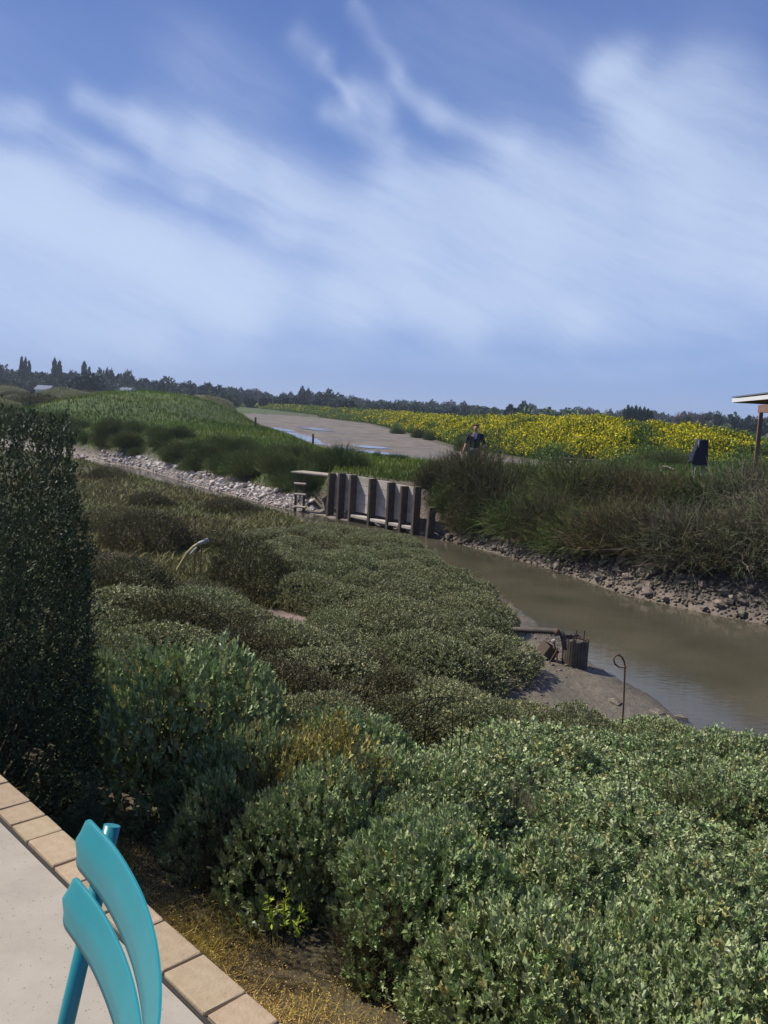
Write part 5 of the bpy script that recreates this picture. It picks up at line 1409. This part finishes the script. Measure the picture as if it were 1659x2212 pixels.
mb.build('hanging_weed', M['pipe'], pp)['kind'] = 'stuff'
vs = empty('valve_stake', (0, 0, 0)); tag(vs, 'thin stake with a pale knob standing just left of the basket', 'stake')
k0 = at(1197, 1388, y0 - .1); k1 = at(1208, 1440, y0 - .12)
MB().tube([k0, (k0 + k1) / 2, k1 - Vector((0, 0, .1))], .012, 6).build('pole', M['rust'], vs)
MB().tube([k0 + Vector((-.03, 0, .01)), k0 + Vector((.01, 0, .035))], .024, 8).build('knob', M['pale_wood'], vs)
MB().tube([at(1205, 1400, y0 - .1), at(1186, 1432, y0 - .3)], .007, 5).build('stay', M['rust'], vs)
cr0 = at(1184, 1408, y0 + .05); cz = gz(cr0.x, cr0.y); crt = empty('crate', (cr0.x, cr0.y, cz)); tag(crt, 'small dark open crate lying tilted on the shaded mud left of the basket', 'crate')
ro = Matrix.Rotation(.55, 3, 'Y') @ Matrix.Rotation(.5, 3, 'Z')
for (ox, oy, oz), sz_ in (((0, 0, -.075), (.2, .17, .015)), ((-.1, 0, 0), (.012, .17, .15)), ((.1, 0, 0), (.012, .17, .15)), ((0, -.085, 0), (.2, .012, .15)), ((0, .085, 0), (.2, .012, .15))):
    MB().box(ro @ Vector((ox, oy, oz)) + Vector((0, 0, .13)), sz_, ro, bevel=.003).build('side_board', M['bark'], crt)
# mud clods round the spit
for (px_, py_) in [(1330, 1520), (1420, 1530), (1390, 1540), (1440, 1545), (1460, 1560), (1470, 1540), (1435, 1555), (1620, 1612), (1650, 1608), (1120, 1500), (1105, 1470)]:
    x, y = gp(px_, py_, -1.7); o = link('mud_clod', rock_mesh(int(px_)), M['rock_mud']); s_ = random.uniform(.10, .24); o.scale = (s_, s_, s_ * .5); o.location = (x, y, gz(x, y) + s_ * .05); o.rotation_euler = (0, 0, random.uniform(0, 6))
    tag(o, 'lump of brown mud on the wet shore of the near bank', 'mud lump', 'mud lumps on the near shore')

def crumbs(name, label, spots, sizes, mat):
    ms = [rock_mesh(900 + i, 9) for i in range(4)]; base = []
    for m_ in ms:
        v = np.empty(len(m_.vertices) * 3, np.float32); m_.vertices.foreach_get('co', v); base.append((v.reshape(-1, 3), np.array([list(p.vertices) for p in m_.polygons if len(p.vertices) == 3])))
    Z, _ = terrain(spots[:, 0], spots[:, 1]); Vs, Fs = [], []; o = 0
    for (x, y), z, s_ in zip(spots, Z, sizes):
        v, f = base[random.randrange(4)]; th = random.uniform(0, 6.28); c_, d2 = math.cos(th) * s_, math.sin(th) * s_
        Vs.append(np.stack([v[:, 0] * c_ - v[:, 1] * d2, v[:, 0] * d2 + v[:, 1] * c_, v[:, 2] * s_ * .6], 1) + [x, y, z + s_ * .08]); Fs.append(f + o); o += len(v)
    tag(link(name, np_mesh(name, np.vstack(Vs), np.vstack(Fs)), mat), label, 'mud', kind='stuff')


nc = 5200; cx_ = rng.uniform(0.4, 4.6, nc); cy_ = rng.uniform(7.4, 13.0, nc)
kk = ~inside(cx_, cy_, chan_poly) & (seg_dist(cx_, cy_, near_shore) < 2.2) & (wob(cx_, cy_, 2.2) + rng.normal(0, .25, nc) > 0.15)
sp_ = np.stack([cx_[kk], cy_[kk]], 1); crumbs('mud_crumbs', 'crumbled lumps of drying mud strewn over the near mud spit', sp_, rng.uniform(.012, .06, len(sp_)) * (0.6 + rng.random(len(sp_)) ** 3), M['rock_mud'])
# hooked rusty rod
hx, hy = gp(1345, 1585, -1.30); zt = EYE + ray(1350, 1440).z * (hy / ray(1350, 1440).y); sc_ = hy / F_PX
hk = empty('hooked_rod', (hx, hy, -1.45)); tag(hk, 'thin rusty rod with a looped hook at its top, standing at the mud edge', 'rod')
B0 = Vector((hx, hy, -1.45)); pts_ = [Vector((0, 0, -.15)), at(1347, 1520, hy) - B0, at(1350, 1440, hy) - B0, at(1348, 1428, hy) - B0]
for a, b in [(1343, 1419), (1336, 1414), (1329, 1417), (1325, 1424), (1328, 1434), (1337, 1441), (1346, 1442), (1353, 1440)]: pts_.append(at(a, b, hy - .01 * (len(pts_) - 3)) - B0)
MB().tube(pts_, .0085, 8).build('rod', M['rust'], hk, smooth=True)

# bent yellow pipe with two thin rods
yp = empty('bent_pipe', (0, 0, 0)); tag(yp, 'bent yellowish plastic pipe rising from the marsh with a pale end', 'pipe'); yd = 14.6
P_ = [at(a, b, yd) for a, b in ((368, 1262), (380, 1238), (393, 1215), (405, 1195), (418, 1182), (432, 1173))]
MB().tube(P_, .030, 12).build('pipe', M['yellow_pipe'], yp, smooth=True)
MB().tube([at(430, 1174.5, yd), at(450, 1166, yd)], .036, 12).build('sleeve', M['pale_sleeve'], yp)
MB().tube([at(412, 1197, yd - .05), at(425, 1183, yd - .05)], .020, 9).build('branch_pipe', M['pale_sleeve'], yp)
for (a, b, c_, d2, lab) in ((422, 1122, 421, 1215, 'taller thin dark rod crossing the bent yellow pipe'), (437, 1142, 433, 1215, 'shorter leaning rod crossing the bent yellow pipe')):
    q1 = at(c_, d2, yd + .04); q2 = at(a, b, yd + .04); o = empty('thin_rod', tuple(q1)); tag(o, lab, 'rod'); MB().tube([Vector((0, 0, -.25)), q2 - q1], .010, 6).build('rod', M['rust'], o)
# fallen slats half buried
fs = empty('slatted_grate', (0, 0, 0)); tag(fs, 'half buried grate of thin parallel slats beside the pink mud', 'grate')
for k in range(5):
    y_ = 1322 + k * 7.5; a_ = Vector((*gp(515 - k * 1 + (k > 1) * 6, y_ - 6, -1.33), -1.33)); b2 = Vector((*gp(553 - k * 1, y_ + 10, -1.36), -1.38))
    MB().tube([a_, b2], .010, 5).build('slat', M['pale_wood'], fs)
# curved pale stems in the gully
for k, pl in enumerate((((418, 1340), (438, 1310), (452, 1280), (455, 1258)), ((442, 1345), (456, 1325), (466, 1300)), ((395, 1340), (405, 1310), (414, 1290)))):
    P_ = [at(a, b, 12.4) for a, b in pl]; o = empty('dead_reed', tuple(P_[0])); tag(o, 'pale curved dead reed in the dark gully below the yellow pipe', 'reed', 'curved dead reeds in the gully')
    MB().tube([p - P_[0] for p in P_], [.014, .012, .010, .006][:len(P_)], 6).build('stem', M['pale_wood'], o)


# ------------------------------------------------------------------ walking man
def person():
    dd = 26.6; ft = at(1021, 1030, dd); g0 = gz(ft.x, ft.y); o = empty('person', (ft.x, ft.y, g0), R(172)); tag(o, 'man in a dark short sleeved top and light trousers walking on the dyke', 'person')
    # local: -y is the front after rotation towards the camera (facing +y local, rotated by 172 degrees)
    def skin(name, verts, edges, radii, mat, sub=2, parent=o):
        me_ = bpy.data.meshes.new(name); me_.from_pydata(verts, edges, []); ob = bpy.data.objects.new(name, me_); col.objects.link(ob)
        md = ob.modifiers.new('s', 'SKIN'); sv = me_.skin_vertices[0].data
        for i, r_ in enumerate(radii): sv[i].radius = r_ if isinstance(r_, tuple) else (r_, r_)
        sv[0].use_root = True
        sb = ob.modifiers.new('u', 'SUBSURF'); sb.levels = sub; sb.render_levels = sub
        dg = bpy.context.evaluated_depsgraph_get(); dg.update(); ev = ob.evaluated_get(dg); nm = bpy.data.meshes.new_from_object(ev)
        bpy.data.objects.remove(ob); ob = link(name, nm, mat, parent, smooth=True); return ob
    # body: hips, torso, neck, head, arms swinging, legs in stride
    V_ = [(0, 0, .93), (0, .0, 1.08), (0, .01, 1.24), (0, .0, 1.40), (0, .01, 1.50), (0, .03, 1.57), (0, .035, 1.645), (0, .03, 1.72),
          (.10, 0, .90), (.11, .12, .50), (.11, .08, .10), (.11, .20, .04), (-.10, 0, .90), (-.11, -.02, .50), (-.11, -.20, .12), (-.11, -.10, .04),
          (.19, 0, 1.40), (.27, .02, 1.15), (.33, .10, .93), (.34, .13, .85), (-.19, 0, 1.40), (-.28, -.03, 1.15), (-.35, .05, .93), (-.36, .08, .85)]
    E_ = [(0, 1), (1, 2), (2, 3), (3, 4), (4, 5), (5, 6), (6, 7), (0, 8), (8, 9), (9, 10), (10, 11), (0, 12), (12, 13), (13, 14), (14, 15), (3, 16), (16, 17), (17, 18), (18, 19), (3, 20), (20, 21), (21, 22), (22, 23)]
    rd = [(.15, .11), (.14, .10), (.16, .11), (.15, .10), .055, (.065, .075), (.078, .095), (.055, .07), .085, .060, .042, .040, .085, .060, .042, .040, .062, .045, .033, .03, .062, .045, .033, .03]
    skin('body', V_, E_, rd, M['skin'])
    # clothes over the body
    idx_ = [1, 2, 3]; V2 = [(0, 0, .99), (0, .0, 1.1), (0, .01, 1.24), (0, .0, 1.40), (.19, 0, 1.41), (.25, .01, 1.22), (.275, .025, 1.12), (-.19, 0, 1.41), (-.26, -.02, 1.22), (-.285, -.03, 1.12), (0, .005, 1.47)]
    skin('shirt', V2, [(0, 1), (1, 2), (2, 3), (3, 4), (4, 5), (5, 6), (3, 7), (7, 8), (8, 9), (3, 10)], [(.175, .13), (.17, .125), (.18, .13), (.17, .12), .083, .068, .064, .083, .068, .064, .072], M['shirt'])
    V3 = [(0, 0, .95), (0, 0, 1.03), (.10, 0, .86), (.11, .12, .50), (.11, .08, .12), (-.10, 0, .86), (-.11, -.02, .50), (-.11, -.19, .14)]
    skin('trousers', V3, [(0, 1), (0, 2), (2, 3), (3, 4), (0, 5), (5, 6), (6, 7)], [(.17, .125), (.165, .12), .105, .08, .065, .105, .08, .065], M['trousers'])
    MB().box((.09, .125, .975), (.12, .04, .09), Matrix.Rotation(.2, 3, 'Y'), bevel=.015).build('shirt_tail', M['white_cloth'], o)
    MB().box((-.03, .135, 1.38), (.05, .012, .16), Matrix.Rotation(-.3, 3, 'Y') @ Matrix.Rotation(.1, 3, 'X'), bevel=.004).build('lanyard', M['blue_cloth'], o)
    MB().box((.045, .10, 1.47), (.03, .05, .08), Matrix.Rotation(.4, 3, 'Y'), bevel=.006).build('collar', M['blue_cloth'], o)
    # head details
    hm_ = bmesh.new(); bmesh.ops.create_uvsphere(hm_, u_segments=16, v_segments=10, radius=1, matrix=Matrix.Translation((0, .012, 1.685)) @ Matrix.Diagonal((.086, .10, .085, 1)))
    bmesh.ops.delete(hm_, geom=[v for v in hm_.verts if v.co.y > .055 and v.co.z < 1.725 or v.co.z < 1.64], context='VERTS'); m_ = bpy.data.meshes.new('hair'); hm_.to_mesh(m_); hm_.free(); link('hair', m_, M['hair'], o, smooth=True)
    for s_ in (-1, 1):
        e_ = bmesh.new(); bmesh.ops.create_uvsphere(e_, u_segments=8, v_segments=6, radius=.011, matrix=Matrix.Translation((s_ * .03, .118, 1.665))); m_ = bpy.data.meshes.new('eye'); e_.to_mesh(m_); e_.free(); link('eye', m_, M['eye'], o)
        MB().tube([(s_ * .082, .035, 1.63), (s_ * .09, .025, 1.68)], [.012, .016], 6).build('ear', M['skin'], o)
        # hands: palm, four fingers, thumb
        hx_ = .345 * s_; hy_ = .14 if s_ > 0 else .09
        hv = [(hx_, hy_, .85), (hx_, hy_ + .01, .79)]; he = [(0, 1)]; hr = [(.022, .03), (.016, .038)]
        for k in range(4):
            a_ = len(hv); off = (k - 1.5) * .019; ln_ = (.06, .072, .068, .052)[k]
            hv += [(hx_, hy_ + .01 + off, .765), (hx_ - s_ * .008, hy_ + .015 + off, .765 - ln_ * .5), (hx_ - s_ * .022, hy_ + .018 + off, .765 - ln_)]; he += [(1, a_), (a_, a_ + 1), (a_ + 1, a_ + 2)]; hr += [.0095, .009, .0075]
        a_ = len(hv); hv += [(hx_ - s_ * .01, hy_ + .045, .80), (hx_ - s_ * .015, hy_ + .062, .765)]; he += [(0, a_), (a_, a_ + 1)]; hr += [.011, .009]
        skin('hand', hv, he, hr, M['skin'], 1)
    MB().tube([(0, .118, 1.665), (0, .142, 1.635), (0, .125, 1.625)], [.009, .014, .010], 6).build('nose', M['skin'], o, smooth=True)
    MB().box((0, .118, 1.60), (.045, .012, .010), bevel=.003).build('mouth', M['lips'], o)
    for s_, yy in ((1, .13), (-1, -.10)):
        MB().box((s_ * .11, yy + .03, .045), (.10, .27, .08), bevel=.03).build('shoe', M['bark'], o)
    return o


person()

# ------------------------------------------------------------------ the air between here and the tree line
hz_bm = bmesh.new(); bmesh.ops.create_cube(hz_bm, size=1, matrix=Matrix.Translation((0, 0, 6.35)) @ Matrix.Diagonal((3400, 3400, 19.3, 1)))
hm2 = bpy.data.meshes.new('haze'); hz_bm.to_mesh(hm2); hz_bm.free()
hmat = bpy.data.materials.new('haze'); hmat.use_nodes = True; t = hmat.node_tree; t.nodes.clear()
o_ = t.nodes.new('ShaderNodeOutputMaterial'); pv = t.nodes.new('ShaderNodeVolumePrincipled'); pv.inputs['Density'].default_value = 0.00038
pv.inputs['Color'].default_value = (0.80, 0.88, 1.0, 1); pv.inputs['Anisotropy'].default_value = 0.2; t.links.new(pv.outputs[0], o_.inputs['Volume'])
tag(link('haze', hm2, hmat), kind='stuff')
